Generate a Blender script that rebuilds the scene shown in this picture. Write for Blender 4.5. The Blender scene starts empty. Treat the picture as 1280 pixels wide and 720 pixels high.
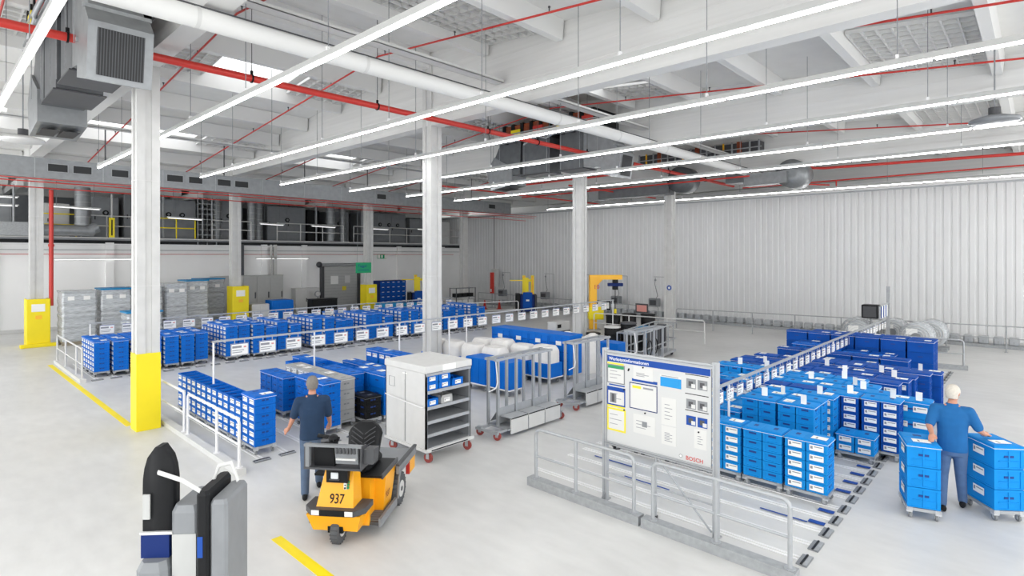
import bpy, math, random
from mathutils import Matrix, Vector
R = random.Random(7)
C = bpy.context.scene.collection
PI = math.pi

# ------------------------------------------------------------------ materials
def lin(h):
    h = h.lstrip('#')
    v = [int(h[i:i+2], 16)/255 for i in (0, 2, 4)]
    return tuple((c/12.92 if c <= .04045 else ((c+.055)/1.055)**2.4) for c in v) + (1,)

def mat(name, col, rough=.5, metal=0., var=0., scale=6., emit=None, es=0., bump=0., alpha=None, trans=0., stretch=None):
    m = bpy.data.materials.new(name); m.use_nodes = True
    nt = m.node_tree; b = nt.nodes['Principled BSDF']
    c = lin(col)
    b.inputs['Base Color'].default_value = c
    b.inputs['Roughness'].default_value = rough
    b.inputs['Metallic'].default_value = metal
    if 'plastic' in name: b.inputs['Specular IOR Level'].default_value = .22
    if emit:
        b.inputs['Emission Color'].default_value = lin(emit)
        b.inputs['Emission Strength'].default_value = es
    if alpha is not None: b.inputs['Alpha'].default_value = alpha
    if trans: b.inputs['Transmission Weight'].default_value = trans
    if var or bump:
        tc = nt.nodes.new('ShaderNodeTexCoord'); n = nt.nodes.new('ShaderNodeTexNoise')
        n.inputs['Scale'].default_value = scale; n.inputs['Detail'].default_value = 5
        src = tc.outputs['Object']
        if stretch:
            mp = nt.nodes.new('ShaderNodeMapping'); mp.inputs['Scale'].default_value = stretch
            nt.links.new(src, mp.inputs['Vector']); src = mp.outputs['Vector']
        nt.links.new(src, n.inputs['Vector'])
        if var:
            r = nt.nodes.new('ShaderNodeValToRGB')
            r.color_ramp.elements[0].position = .3; r.color_ramp.elements[1].position = .7
            r.color_ramp.elements[0].color = tuple(x*(1-var) for x in c[:3])+(1,)
            r.color_ramp.elements[1].color = tuple(min(1, x*(1+var)) for x in c[:3])+(1,)
            nt.links.new(n.outputs['Fac'], r.inputs['Fac']); nt.links.new(r.outputs['Color'], b.inputs['Base Color'])
        if bump:
            bp = nt.nodes.new('ShaderNodeBump'); bp.inputs['Strength'].default_value = bump; bp.inputs['Distance'].default_value = .02
            nt.links.new(n.outputs['Fac'], bp.inputs['Height']); nt.links.new(bp.outputs['Normal'], b.inputs['Normal'])
    return m

M = {}
M['white'] = mat('painted white', '#e6e6e6', .55, var=.04, scale=3)
M['wall'] = mat('white plaster', '#f2f2f1', .7, var=.03, scale=.6)
M['concrete'] = mat('painted concrete', '#cacac8', .7, var=.05, scale=4)
M['girder'] = mat('painted girder', '#d8d8d6', .7, var=.04, scale=2, stretch=(1, .15, 5))
M['deck'] = mat('roof deck', '#dfdfdc', .8, var=.03, scale=2)
M['purlin'] = mat('painted purlin', '#dededc', .7)
M['clad'] = mat('corrugated cladding', '#dddede', .45, var=.02, scale=1)
M['alu'] = mat('aluminium', '#adb0b3', .38, .3, var=.05, scale=9)
M['galv'] = mat('galvanised steel', '#a0a3a5', .45, .2, var=.12, scale=14)
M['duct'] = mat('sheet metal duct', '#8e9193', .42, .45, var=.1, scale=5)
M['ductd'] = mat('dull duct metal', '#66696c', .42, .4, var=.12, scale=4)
M['grey'] = mat('grey paint', '#b3b4b2', .5, var=.03)
M['lgrey'] = mat('light grey paint', '#cfcfcd', .5, var=.03)
M['dgrey'] = mat('dark grey', '#48494c', .5, var=.06)
M['mgrey'] = mat('mid grey', '#818487', .5, var=.06)
M['black'] = mat('black plastic', '#17181a', .45, var=.1)
M['rubber'] = mat('grey rubber', '#55575a', .7)
M['red'] = mat('red paint', '#c8362d', .4)
M['redw'] = mat('red wheel', '#94403a', .5)
M['yellow'] = mat('yellow paint', '#f2dc12', .5, var=.03, scale=2)
M['amber'] = mat('amber yellow paint', '#f7ad1a', .35, var=.02)
M['crane'] = mat('crane yellow', '#fcbf2c', .4)
M['blueL'] = mat('bright blue plastic', '#0a8ad6', .6, var=.07, scale=3)
M['blueM'] = mat('blue plastic', '#0069c8', .5, var=.07, scale=3)
M['blueD'] = mat('deep blue plastic', '#004ca4', .6, var=.08, scale=3)
M['navy'] = mat('navy plastic', '#122a66', .5)
M['cyan'] = mat('cyan blue plastic', '#1e86bd', .45)
M['crate_grey'] = mat('grey plastic', '#aaabaa', .5, var=.04)
M['paper'] = mat('white paper', '#efefec', .8)
M['boardw'] = mat('board panel white', '#c8c9c8', .6)
M['boardp'] = mat('pinned sheet paper', '#d3d3d0', .8)
M['ink'] = mat('printed text grey', '#8f9196', .8)
M['inkr'] = mat('printed red', '#dd9a92', .8)
M['inkb'] = mat('printed blue', '#044398', .7)
M['inkc'] = mat('printed cyan', '#1d8fd0', .7)
M['inkg'] = mat('printed green', '#2f8f5c', .7)
M['inky'] = mat('printed yellow', '#e8d83a', .7)
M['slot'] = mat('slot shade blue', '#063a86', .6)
M['foil'] = mat('stretch film', '#bcc0c3', .25, .15, var=.35, scale=5, bump=.7, stretch=(1, 1, 9))  # light and dark of the film's folds put into the colour as streaky noise
M['bag'] = mat('white foam sacks', '#e6e4e0', .8, var=.04, bump=.2)
M['wood'] = mat('pallet wood', '#8f8674', .8, var=.15)
M['steelw'] = mat('polished steel', '#d2d4d6', .3, .6)
M['orange'] = mat('orange machine paint', '#8a3f1c', .6, var=.3, scale=8)
M['green'] = mat('sign green', '#17a06a', .6)
M['skin'] = mat('skin', '#c08a72', .6)
M['hairw'] = mat('white hair', '#c9c3b8', .8, var=.1, scale=40)
M['hairg'] = mat('grey hair', '#77726c', .8, var=.1, scale=40)
M['shirtb'] = mat('blue polo cloth', '#0f5f9c', .85, var=.08, scale=9)
M['shirtn'] = mat('navy cloth', '#1c3450', .9, var=.08, scale=9)
M['jeans'] = mat('blue jeans', '#4f6a8f', .9, var=.12, scale=9)
M['jeansg'] = mat('grey blue jeans', '#53657e', .9, var=.12, scale=9)
M['tube'] = mat('lamp tube', '#ffffff', .5, emit='#ffffff', es=21.)
M['lampdim'] = mat('dim lamp tube', '#ffffff', .5, emit='#ffffff', es=.9)
M['glass'] = mat('headlamp glass', '#dfe4e6', .1)
M['grille'] = mat('dark grille', '#1e2022', .5)
M['mezz'] = mat('mezzanine grey', '#8a8d90', .6, var=.15, scale=1.5)
M['mezzd'] = mat('mezzanine dark', '#202225', .7, var=.2, scale=1.5)
M['hedge'] = mat('ceiling louvre white', '#d6d6d4', .6)

def floor_mat():
    m = bpy.data.materials.new('polished concrete floor'); m.use_nodes = True
    nt = m.node_tree; b = nt.nodes['Principled BSDF']
    tc = nt.nodes.new('ShaderNodeTexCoord')
    n1 = nt.nodes.new('ShaderNodeTexNoise'); n1.inputs['Scale'].default_value = .35; n1.inputs['Detail'].default_value = 8; n1.inputs['Roughness'].default_value = .62
    n2 = nt.nodes.new('ShaderNodeTexNoise'); n2.inputs['Scale'].default_value = 5; n2.inputs['Detail'].default_value = 6
    mp = nt.nodes.new('ShaderNodeMapping'); mp.inputs['Scale'].default_value = (1, .35, 1); mp.inputs['Rotation'].default_value = (0, 0, .5)
    nt.links.new(tc.outputs['Object'], n1.inputs['Vector']); nt.links.new(tc.outputs['Object'], mp.inputs['Vector']); nt.links.new(mp.outputs['Vector'], n2.inputs['Vector'])
    mx = nt.nodes.new('ShaderNodeMath'); mx.operation = 'ADD'
    ms = nt.nodes.new('ShaderNodeMath'); ms.operation = 'MULTIPLY'; ms.inputs[1].default_value = .45
    nt.links.new(n2.outputs['Fac'], ms.inputs[0]); nt.links.new(n1.outputs['Fac'], mx.inputs[0]); nt.links.new(ms.outputs[0], mx.inputs[1])
    r = nt.nodes.new('ShaderNodeValToRGB')
    r.color_ramp.elements[0].position = .5; r.color_ramp.elements[1].position = .95
    r.color_ramp.elements[0].color = lin('#c3c3c1'); r.color_ramp.elements[1].color = lin('#d7d7d5')
    nt.links.new(mx.outputs[0], r.inputs['Fac']); nt.links.new(r.outputs['Color'], b.inputs['Base Color'])
    b.inputs['Roughness'].default_value = .38
    b.inputs['Specular IOR Level'].default_value = .35
    return m
M['floor'] = floor_mat()

# ------------------------------------------------------------------ mesh builder
class MB:
    def __init__(s):
        s.v = []; s.f = []; s.mi = []; s.sm = []; s.mats = []; s.T = Matrix.Identity(4)
    def m(s, name):
        if name not in s.mats: s.mats.append(name)
        return s.mats.index(name)
    def add(s, vs, fs, mt, smooth=False):
        k = len(s.v); i = s.m(mt)
        for p in vs: s.v.append(tuple(s.T @ Vector(p)))
        for f in fs: s.f.append([k+j for j in f]); s.mi.append(i); s.sm.append(smooth)
        return s
    def box(s, x0, x1, y0, y1, z0, z1, mt):
        if x0 > x1: x0, x1 = x1, x0
        if y0 > y1: y0, y1 = y1, y0
        if z0 > z1: z0, z1 = z1, z0
        vs = [(x, y, z) for z in (z0, z1) for y in (y0, y1) for x in (x0, x1)]
        return s.add(vs, [(0, 2, 3, 1), (4, 5, 7, 6), (0, 1, 5, 4), (2, 6, 7, 3), (0, 4, 6, 2), (1, 3, 7, 5)], mt)
    def bevbox(s, x0, x1, y0, y1, z0, z1, b, mt, smooth=False):
        # box with chamfered vertical and top edges
        def ring(i, z):
            return [(x0+i+b, y0+i, z), (x1-i-b, y0+i, z), (x1-i, y0+i+b, z), (x1-i, y1-i-b, z), (x1-i-b, y1-i, z), (x0+i+b, y1-i, z), (x0+i, y1-i-b, z), (x0+i, y0+i+b, z)]
        rs = [ring(b*.5, z0), ring(0, z0+b), ring(0, z1-b), ring(b*.6, z1)]
        return s.loft(rs, mt, smooth)
    def loft(s, rings, mt, smooth=False, caps=True, closed=False):
        n = len(rings[0]); vs = [p for r in rings for p in r]; fs = []
        for i in range(len(rings)-1+(1 if closed else 0)):
            a = i*n; b = ((i+1) % len(rings))*n
            for j in range(n):
                fs.append((a+j, a+(j+1) % n, b+(j+1) % n, b+j))
        s.add(vs, fs, mt, smooth)
        if caps and not closed:
            s.add(rings[0], [tuple(range(n))[::-1]], mt); s.add(rings[-1], [tuple(range(n))], mt)
        return s
    def cyl(s, p, q, r, mt, n=8, r2=None, caps=True):
        p = Vector(p); q = Vector(q); r2 = r if r2 is None else r2
        d = (q-p).normalized(); u = d.orthogonal().normalized(); w = d.cross(u)
        rs = []
        for c, rr in ((p, r), (q, r2)):
            rs.append([tuple(c+(u*math.cos(2*PI*i/n)+w*math.sin(2*PI*i/n))*rr) for i in range(n)])
        return s.loft(rs, mt, n > 5, caps)
    def tube(s, pts, r, mt, n=8, closed=False, radii=None):
        pts = [Vector(p) for p in pts]; L = len(pts); rs = []; u = None
        for i, p in enumerate(pts):
            a = pts[i-1] if (i > 0 or closed) else p
            b = pts[(i+1) % L] if (i < L-1 or closed) else p
            d = (b-a).normalized()
            if u is None: u = d.orthogonal().normalized()
            else:
                u = (u-d*u.dot(d))
                u = u.normalized() if u.length > 1e-6 else d.orthogonal().normalized()
            w = d.cross(u); rr = radii[i] if radii else r
            rs.append([tuple(p+(u*math.cos(2*PI*j/n)+w*math.sin(2*PI*j/n))*rr) for j in range(n)])
        return s.loft(rs, mt, True, not closed, closed)
    def prism(s, poly, axis, a, b, mt):
        def P(u, v, w): return {'x': (w, u, v), 'y': (u, w, v), 'z': (u, v, w)}[axis]
        n = len(poly); A = [P(u, v, a) for u, v in poly]; B = [P(u, v, b) for u, v in poly]
        return s.add(A+B, [tuple(range(n))[::-1], tuple(range(n, 2*n))]+[(i, (i+1) % n, n+(i+1) % n, n+i) for i in range(n)], mt)
    def lathe(s, prof, c, mt, n=16, axis='z'):
        rs = []
        for r, h in prof:
            ring = []
            for i in range(n):
                a = 2*PI*i/n; u, v = r*math.cos(a), r*math.sin(a)
                ring.append({'z': (c[0]+u, c[1]+v, c[2]+h), 'y': (c[0]+u, c[1]+h, c[2]+v), 'x': (c[0]+h, c[1]+u, c[2]+v)}[axis])
            rs.append(ring)
        return s.loft(rs, mt, True)
    def ball(s, c, r, mt, n=12, k=8):
        rx, ry, rz = (r, r, r) if not isinstance(r, (tuple, list)) else r
        rs = []
        for j in range(k+1):
            t = -PI/2+PI*j/k; cr = max(math.cos(t), .02)
            rs.append([(c[0]+rx*cr*math.cos(2*PI*i/n), c[1]+ry*cr*math.sin(2*PI*i/n), c[2]+rz*math.sin(t)) for i in range(n)])
        return s.loft(rs, mt, True)
    def mesh(s, name):
        me = bpy.data.meshes.new(name); me.from_pydata(s.v, [], s.f)
        for k in s.mats: me.materials.append(M[k])
        me.polygons.foreach_set('material_index', s.mi); me.polygons.foreach_set('use_smooth', s.sm)
        me.update()
        import bmesh
        bm = bmesh.new(); bm.from_mesh(me); bmesh.ops.recalc_face_normals(bm, faces=bm.faces[:]); bm.to_mesh(me); bm.free()
        return me
    def build(s, name, parent=None, loc=None, rz=0):
        o = bpy.data.objects.new(name, s.mesh(name)); C.objects.link(o)
        if parent: o.parent = parent
        if loc: o.location = loc
        if rz: o.rotation_euler = (0, 0, rz)
        return o

def link(name, me, parent=None, loc=None, rz=0):
    o = bpy.data.objects.new(name, me); C.objects.link(o)
    if parent: o.parent = parent
    if loc is not None: o.location = loc
    if rz: o.rotation_euler = (0, 0, rz)
    return o
def tag(o, label=None, cat=None, group=None, kind=None):
    if label: o['label'] = label
    if cat: o['category'] = cat
    if group: o['group'] = group
    if kind: o['kind'] = kind
    return o
def thing(name, label, cat, loc=(0, 0, 0), rz=0, group=None):
    o = bpy.data.objects.new(name, None); C.objects.link(o); o.location = loc; o.rotation_euler = (0, 0, rz); o.empty_display_size = .1
    return tag(o, label, cat, group)
def copy_tree(o, parent=None):
    kids = list(o.children); c = o.copy(); C.objects.link(c); c.parent = parent
    for k in kids: copy_tree(k, c)
    return c
def struct(name, mb):
    o = mb.build(name); o['kind'] = 'structure'; return o
ORD = 'zeroth first second third fourth fifth sixth seventh eighth ninth tenth eleventh twelfth thirteenth fourteenth fifteenth sixteenth seventeenth eighteenth nineteenth twentieth'.split()
TEN = {2: 'twenty', 3: 'thirty', 4: 'forty'}
def nth(i):
    if i <= 20: return ORD[i]
    return TEN[i//10]+('-'+ORD[i % 10] if i % 10 else '').replace('-zeroth', '') if i % 10 else TEN[i//10][:-1]+'ieth'
def text(name, body, size, mt, mw, parent=None, ext=.001, sx=1.):
    cu = bpy.data.curves.new(name, 'FONT'); cu.body = body; cu.size = size; cu.extrude = ext; cu.resolution_u = 3; cu.offset = size*.008
    tmp = bpy.data.objects.new(name, cu); C.objects.link(tmp)
    bpy.context.view_layer.update()
    me = bpy.data.meshes.new_from_object(tmp); bpy.data.objects.remove(tmp)
    me.materials.clear(); me.materials.append(M[mt])
    me.transform(mw @ Matrix.Diagonal((sx, 1, 1, 1)))
    o = bpy.data.objects.new(name, me); C.objects.link(o)
    if parent: o.parent = parent
    return o
def frame_mat(origin, xdir, ydir):
    x = Vector(xdir).normalized(); y = Vector(ydir).normalized(); z = x.cross(y)
    m = Matrix((x, y, z)).transposed().to_4x4(); m.translation = Vector(origin); return m

# ------------------------------------------------------------------ camera, world, colour
cam = bpy.data.objects.new('camera', bpy.data.cameras.new('camera')); C.objects.link(cam)
bpy.context.scene.camera = cam
cam.location = (0, 0, 3.65); cam.rotation_euler = (PI/2, 0, -math.atan2(.728, .6856))
cam.data.sensor_width = 36; cam.data.lens = 703*36/1280; cam.data.shift_y = -41/1280; cam.data.clip_end = 300
sc = bpy.context.scene
w = bpy.data.worlds.new('sky'); sc.world = w; w.use_nodes = True
w.node_tree.nodes['Background'].inputs[0].default_value = (.98, .99, 1, 1)
w.node_tree.nodes['Background'].inputs[1].default_value = 2.15
sc.view_settings.view_transform = 'Standard'; sc.view_settings.look = 'None'
sc.view_settings.exposure = 0.42; sc.view_settings.gamma = 1; sc.view_settings.use_curve_mapping = False
sc.cycles.max_bounces = 8; sc.cycles.diffuse_bounces = 5; sc.cycles.glossy_bounces = 3
# ------------------------------------------------------------------ hall shell
GX = [-4.33, 3.35, 11.03, 18.71, 26.39, 34.07]
RY0 = 13.8
def roofz(y): return 9.9-.097*abs(y-RY0)
YN, YF = -8.0, 41.0
struct('floor', MB().box(-6, 36, YN, 35.4, -.2, 0, 'floor'))
# corrugated right wall with its top ledge
b = MB(); prof = []; y = -6.0; X0 = 31.5
n = int((41-(-6))/.3)
pts = [(X0+.06, -6.0)]
for i in range(n):
    a = -6+i*.3
    pts += [(X0, a+.01), (X0, a+.18), (X0+.035, a+.2), (X0+.035, a+.28)]
pts += [(X0, 41), (X0+.3, 41), (X0+.3, -6)]
b.prism(pts, 'z', 0, 6.8, 'clad')
struct('wall_right', b)
b = MB(); b.box(X0-.12, X0+.35, -6, 41, 6.8, 6.9, 'white'); b.box(X0-.05, X0, -6, 41, 6.72, 6.8, 'alu'); struct('trim_1', b)
struct('wall_back', MB().box(-6, 36, 35, 35.3, 0, 4.22, 'wall'))
struct('wall_mezzanine', MB().box(-6, 36, 41, 41.3, 4, 9, 'mezz'))
b = MB()
for x in (2.2, 6.7, 14.6, 17.2, 24.6, 28.8): b.box(x, x+.35, 34.85, 35, 0, 4.3, 'wall')
b.box(-6, 31.4, 34.93, 35, 0, .16, 'lgrey')
struct('trim_2', b)
struct('wall_upper', MB().box(36, 36.3, -6, 41.3, 0, 10, 'wall'))

# roof deck with skylight openings, ribs run along X
GRID_ROWS = [4, 1, -2, -5]      # purlin bays that carry louvre panels
SKY = {(0, -2): (6.2, 8.6), (1, 1): (14.4, 16.2), (1, -5): (13.0, 15.8), (0, -5): (3.9, 8.2), (-1, -5): (-1.5, 2.2)}
b = MB()
def deck(x0, x1, y0, y1):
    z0, z1 = roofz(y0), roofz(y1)
    b.add([(x0, y0, z0), (x1, y0, z0), (x1, y1, z1), (x0, y1, z1), (x0, y0, z0+.12), (x1, y0, z0+.12), (x1, y1, z1+.12), (x0, y1, z1+.12)],
          [(0, 3, 2, 1), (4, 5, 6, 7), (0, 1, 5, 4), (2, 3, 7, 6), (0, 4, 7, 3), (1, 2, 6, 5)], 'deck')
rows = range(-11, 9)
for r in rows:
    ya, yb = RY0-2.6*(r+1), RY0-2.6*r
    ya, yb = max(ya, YN), min(yb, YF)
    if yb <= ya: continue
    for g in range(5):
        xa, xb = GX[g], GX[g+1]
        if (g-1, r) in SKY:
            s0, s1 = SKY[(g-1, r)]
            deck(xa, s0, ya, yb); deck(s1, xb, ya, yb); deck(s0, s1, ya, ya+.12); deck(s0, s1, yb-.12, yb)
        else: deck(xa, xb, ya, yb)
b.box(34.07, 36.3, YN, YF, 7.8, 8.0, 'deck')
struct('ceiling', b)
# skylight upstands
k = 0
for (g, r), (s0, s1) in SKY.items():
    ya, yb = RY0-2.6*(r+1)+.12, RY0-2.6*r-.12
    if yb > YF: continue
    z = roofz((ya+yb)/2); k += 1; b = MB()
    for (u0, u1, v0, v1) in ((s0-.05, s0, ya, yb), (s1, s1+.05, ya, yb), (s0, s1, ya-.05, ya), (s0, s1, yb, yb+.05)):
        b.box(u0, u1, v0, v1, z+.1, z+.4, 'white')
    struct('window_%d' % k, b)
# purlins: one object per span
k = 0
for r in range(-10, 7):
    y = RY0-2.6*r
    if not (YN < y < YF): continue
    for g in range(5):
        z = roofz(y); k += 1
        b = MB(); b.prism([(y-.14, z), (y+.14, z), (y+.1, z-.5), (y-.1, z-.5)], 'x', GX[g]+.2, GX[g+1]-.2, 'purlin')
        o = b.build('purlin'); tag(o, kind='structure')
# louvre panels between purlins
def louvre(x0, x1, y0, y1, n):
    za, zb = roofz(y0)-.22, roofz(y1)-.22
    b = MB()
    def bar(xa, xb, ya, yb, h):
        t = (ya-y0)/(y1-y0); t2 = (yb-y0)/(y1-y0); z1 = za+(zb-za)*t; z2 = za+(zb-za)*t2
        b.add([(xa, ya, z1), (xb, ya, z1), (xb, yb, z2), (xa, yb, z2), (xa, ya, z1+h), (xb, ya, z1+h), (xb, yb, z2+h), (xa, yb, z2+h)],
              [(0, 3, 2, 1), (4, 5, 6, 7), (0, 1, 5, 4), (2, 3, 7, 6), (0, 4, 7, 3), (1, 2, 6, 5)], 'hedge')
    nx = max(2, int((x1-x0)/.33)); ny = 8
    for i in range(nx+1):
        x = x0+(x1-x0)*i/nx; bar(x-.018, x+.018, y0, y1, .08)
    for j in range(ny+1):
        y = y0+(y1-y0)*j/ny; bar(x0, x1, y-.018, y+.018, .08)
    return b
LV = []
for r in GRID_ROWS:
    for g in range(5):
        xa, xb = GX[g]+.25, GX[g+1]-.25
        ya, yb = RY0-2.6*(r+1)+.16, RY0-2.6*r-.16
        if yb > YF or g == 0 and r > -2: continue
        if (g-1, r) in SKY:
            s0, s1 = SKY[(g-1, r)]
            segs = [(xa, s0-.15), (s1+.15, xb)]
        elif g in (2, 3): segs = [(xa+3.2, xb)]
        else: segs = [(xa, xb)]
        for s in segs:
            if s[1]-s[0] < 1: continue
            LV.append((r, g, s, ya, yb))
rn = {4: 'nearest the camera side', 1: 'just before the ridge', -2: 'just past the ridge', -5: 'over the mezzanine'}
for i, (r, g, s, ya, yb) in enumerate(LV):
    o = louvre(s[0], s[1], ya, yb, 0).build('louvre_panel')
    tag(o, 'white grid louvre panel in the roof %s, %s girder bay%s' % (rn[r], nth(g+1), ', beside skylight' if (g-1, r) in SKY and s[0] > SKY[(g-1, r)][0] else ''), 'ceiling panel', 'white louvre panels in the roof')
# tapered roof girders
for i, x in enumerate(GX):
    b = MB()
    prof = [(YN, 7.7), (34.5, 7.7), (34.5, roofz(34.5)), (RY0, roofz(RY0)), (YN, roofz(YN))]
    b.prism(prof, 'x', x-.14, x+.14, 'girder')
    b.box(x-.2, x+.2, YN, 34.5, 7.62, 7.86, 'girder'); b.box(x-.12, x+.12, 34.5, YF, 6.9, 7.2, 'girder')
    for t in range(1, 5):                       # horizontal shadow joints on the web
        z = 7.86+.38*t
        yl = RY0-(9.9-z-.1)/.097
        if yl < RY0:
            b.box(x-.15, x+.15, max(YN, yl), min(34.5, 2*RY0-yl), z, z+.025, 'girder')
    struct('girder', b)
# columns
def column(x, y, lower=None):
    b = MB(); s = .21; g = .03
    def sec(s):   # square section with grooves
        q = [(-s, -s), (-.06, -s), (-.06, -s+g), (.06, -s+g), (.06, -s), (s, -s), (s, -.06), (s-g, -.06), (s-g, .06), (s, .06), (s, s), (.06, s), (.06, s-g), (-.06, s-g), (-.06, s), (-s, s), (-s, .06), (-s+g, .06), (-s+g, -.06), (-s, -.06)]
        return [(x+a, y+c) for a, c in q]
    b.prism(sec(s), 'z', 0, roofz(y)-.35, 'concrete')
    for z in (3.0, 5.2): b.box(x-s-.004, x+s+.004, y-s-.004, y+s+.004, z, z+.015, 'lgrey')
    if lower: b.box(x-s-.012, x+s+.012, y-s-.012, y+s+.012, .0, lower, 'yellow')
    o = struct('column', b)
COL = [(3.35+7.68*i, yy) for yy in (13.8, 29.5) for i in range(4)]
for i, (x, y) in enumerate(COL): column(x, y, 1.6 if i == 0 else None)

# ------------------------------------------------------------------ strip lights (real lamps)
LX = [1.13, 4.15, 7.25, 10.25, 13.4, 16.5, 19.6, 27.3]
for i, x in enumerate(LX):
    y0, y1 = -2.0, 22.6
    pos = 'topmost of the parallel strip lights' if i == 0 else '%s strip light counting from the upper-left one' % nth(i+1)
    t = thing('strip_light', 'long white fluorescent strip light under the roof, '+pos, 'ceiling light', (x, 0, 6.5), 0, 'strip lights in parallel rows')
    b = MB(); b.prism([(x_, z_) for x_, z_ in ((-.055, .04), (.055, .04), (.05, .13), (-.05, .13))], 'y', y0, y1, 'grey')
    b.build('housing', t)
    for k in range(8):
        a = y0+.1+k*(y1-y0)/8; e = a+(y1-y0)/8-.05
        q = MB(); q.prism([(-.016, .012), (.016, .012), (.016, .035), (-.016, .035)], 'y', a, e, 'tube'); q.build('tube', t)
    for k in range(9):
        a = y0+.6+k*3.0
        q = MB(); q.cyl((0, a, .13), (0, a, 7.62-6.5 if False else roofz(a)-6.5), .008, 'mgrey', 4)
        q.box(-.03, .03, a-.02, a+.02, .1, .2, 'white'); q.build('hanger', t)
# ------------------------------------------------------------------ crates, lids, dollies
def crate_mesh(name, L, W, H, col, hollow=False):
    """crate of L along x, W along y, height H, origin at the centre of its base"""
    b = MB(); x, y = L/2-.003, W/2-.003
    if hollow:
        for s in (-1, 1):
            b.box(s*(x-.012), s*x*.985, -y*.98, y*.98, .01, H, col)
            b.box(-x*.98, x*.98, s*(y-.012), s*y*.985, .01, H, col)
        b.box(-x*.98, x*.98, -y*.98, y*.98, 0, .02, col)
        for s in (-1, 1):
            b.box(s*(x-.02), s*x, -y, y, H-.03, H, col); b.box(-x, x, s*(y-.02), s*y, H-.03, H, col)
    else:
        b.box(-x+.012, x-.012, -y+.012, y-.012, 0, H-.002, col)
        b.box(-x, x, -y, y, H-.032, H-.004, col)
    b.box(-x+.004, x-.004, -y+.004, y-.004, .004, .022, col)
    for sx in (-1, 1):
        for sy in (-1, 1): b.box(sx*(x-.045), sx*(x-.002), sy*(y-.045), sy*(y-.002), .02, H-.03, col)
    nx = 2 if L < .5 else 3
    for i in range(1, nx):
        u = -x+2*x*i/nx
        for s in (-1, 1): b.box(u-.008, u+.008, s*(y-.002), s*(y-.014), .02, H-.03, col)
    for s in (-1, 1):      # hand slots on the long sides and the ends
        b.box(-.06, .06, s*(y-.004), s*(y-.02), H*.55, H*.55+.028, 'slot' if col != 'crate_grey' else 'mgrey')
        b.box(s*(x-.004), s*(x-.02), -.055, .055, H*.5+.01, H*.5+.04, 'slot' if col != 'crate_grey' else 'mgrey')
    b.box(-x+.06, x-.06, -y+.003, -y+.012, H*.36, H*.36+.012, col)
    return b.mesh(name)
def card_mesh(name, w, h, axis='x'):
    b = MB(); t = .0025
    if axis == 'x':
        b.box(-t, 0, -w/2, w/2, 0, h, 'paper')
        b.box(-t-.0006, -t, -w/2+.015, w/2-.06, h*.62, h*.78, 'ink'); b.box(-t-.0006, -t, w/2-.045, w/2-.012, h*.3, h*.8, 'ink')
    elif axis == 'z':
        b.box(-w/2, w/2, -h/2, h/2, 0, t, 'paper'); b.box(-w/2+.02, w/2-.05, h*.1, h*.22, t, t+.0006, 'ink')
    return b.mesh(name)
CM = {}
for c in ('blueL', 'blueM', 'blueD', 'crate_grey', 'black'):
    CM[c, 's'] = crate_mesh('crate '+c, .39, .29, .147, c)
    CM[c, 'b'] = crate_mesh('large crate '+c, .39, .59, .28, c)
    CM[c, 'o'] = crate_mesh('open crate '+c, .39, .29, .147, c, True)
    CM[c, 'ob'] = crate_mesh('open large crate '+c, .39, .59, .2, c, True)
    CM[c, 'g'] = crate_mesh('mid crate '+c, .39, .59, .21, c)
HT = {'s': .147, 'b': .282, 'o': .147, 'g': .213, 'ob': .2}
CARD = card_mesh('crate card', .19, .085); CARDB = card_mesh('large crate card', .21, .1)
CARDZ = card_mesh('lid card', .15, .21, 'z')
def lid_mesh(name, L, W, col):
    b = MB(); x, y = L/2, W/2
    b.box(-x, x, -y, y, 0, .02, col)
    b.box(-x+.01, x-.01, -y+.01, y-.01, .02, .032, col)
    for i in (-1, 1):
        b.box(-x+.03, x-.03, i*y*.5-.11, i*y*.5+.11, .032, .037, col)
        b.box(-.05, .05, i*y*.5-.03, i*y*.5+.03, .037, .04, 'slot' if col not in ('crate_grey', 'black') else 'mgrey')
    b.box(-x-.004, x+.004, -y-.004, y+.004, -.004, .001, 'paper' if col != 'black' else 'mgrey')
    return b.mesh(name)
LM = {c: lid_mesh('crate lid '+c, .4, .6, c) for c in ('blueL', 'blueM', 'blueD', 'crate_grey', 'black')}
def dolly_frame():
    b = MB()
    for s in (-1, 1):
        b.box(s*.2, s*.17, -.3, .3, .115, .155, 'alu'); b.box(-.2, .2, s*.3, s*.27, .115, .155, 'alu')
    b.box(-.17, .17, -.02, .02, .12, .15, 'alu')
    for sx in (-1, 1):
        for sy in (-1, 1): b.box(sx*.2, sx*.13, sy*.3, sy*.23, .09, .158, 'steelw')
    return b
def caster_bm(r=.045, wm='mgrey'):
    b = MB(); b.cyl((-.014, 0, r), (.014, 0, r), r, wm, 10); b.cyl((-.02, 0, r), (.02, 0, r), r*.35, 'alu', 6)
    b.box(-.024, -.017, -.02, .02, r*.7, .1, 'alu'); b.box(.017, .024, -.02, .02, r*.7, .1, 'alu'); b.box(-.024, .024, -.03, .03, .095, .105, 'alu')
    return b
DF = dolly_frame().mesh('dolly frame'); CS = caster_bm().mesh('dolly caster')
def low_dolly():
    b = dolly_frame()
    for sx in (-1, 1):
        for sy in (-1, 1):
            b.cyl((sx*.15-.014, sy*.24, .045), (sx*.15+.014, sy*.24, .045), .045, 'dgrey', 8)
            b.box(sx*.15-.02, sx*.15+.02, sy*.24-.02, sy*.24+.02, .05, .12, 'alu')
    return b.mesh('dolly small')
DL = low_dolly()
STUFF = {}     # bulk of the crates that only show as slivers, one object per kind of crate
def bulk(col, me, mat4):
    STUFF.setdefault(col, []).append((me, mat4))
N_IND = [0]
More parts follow.
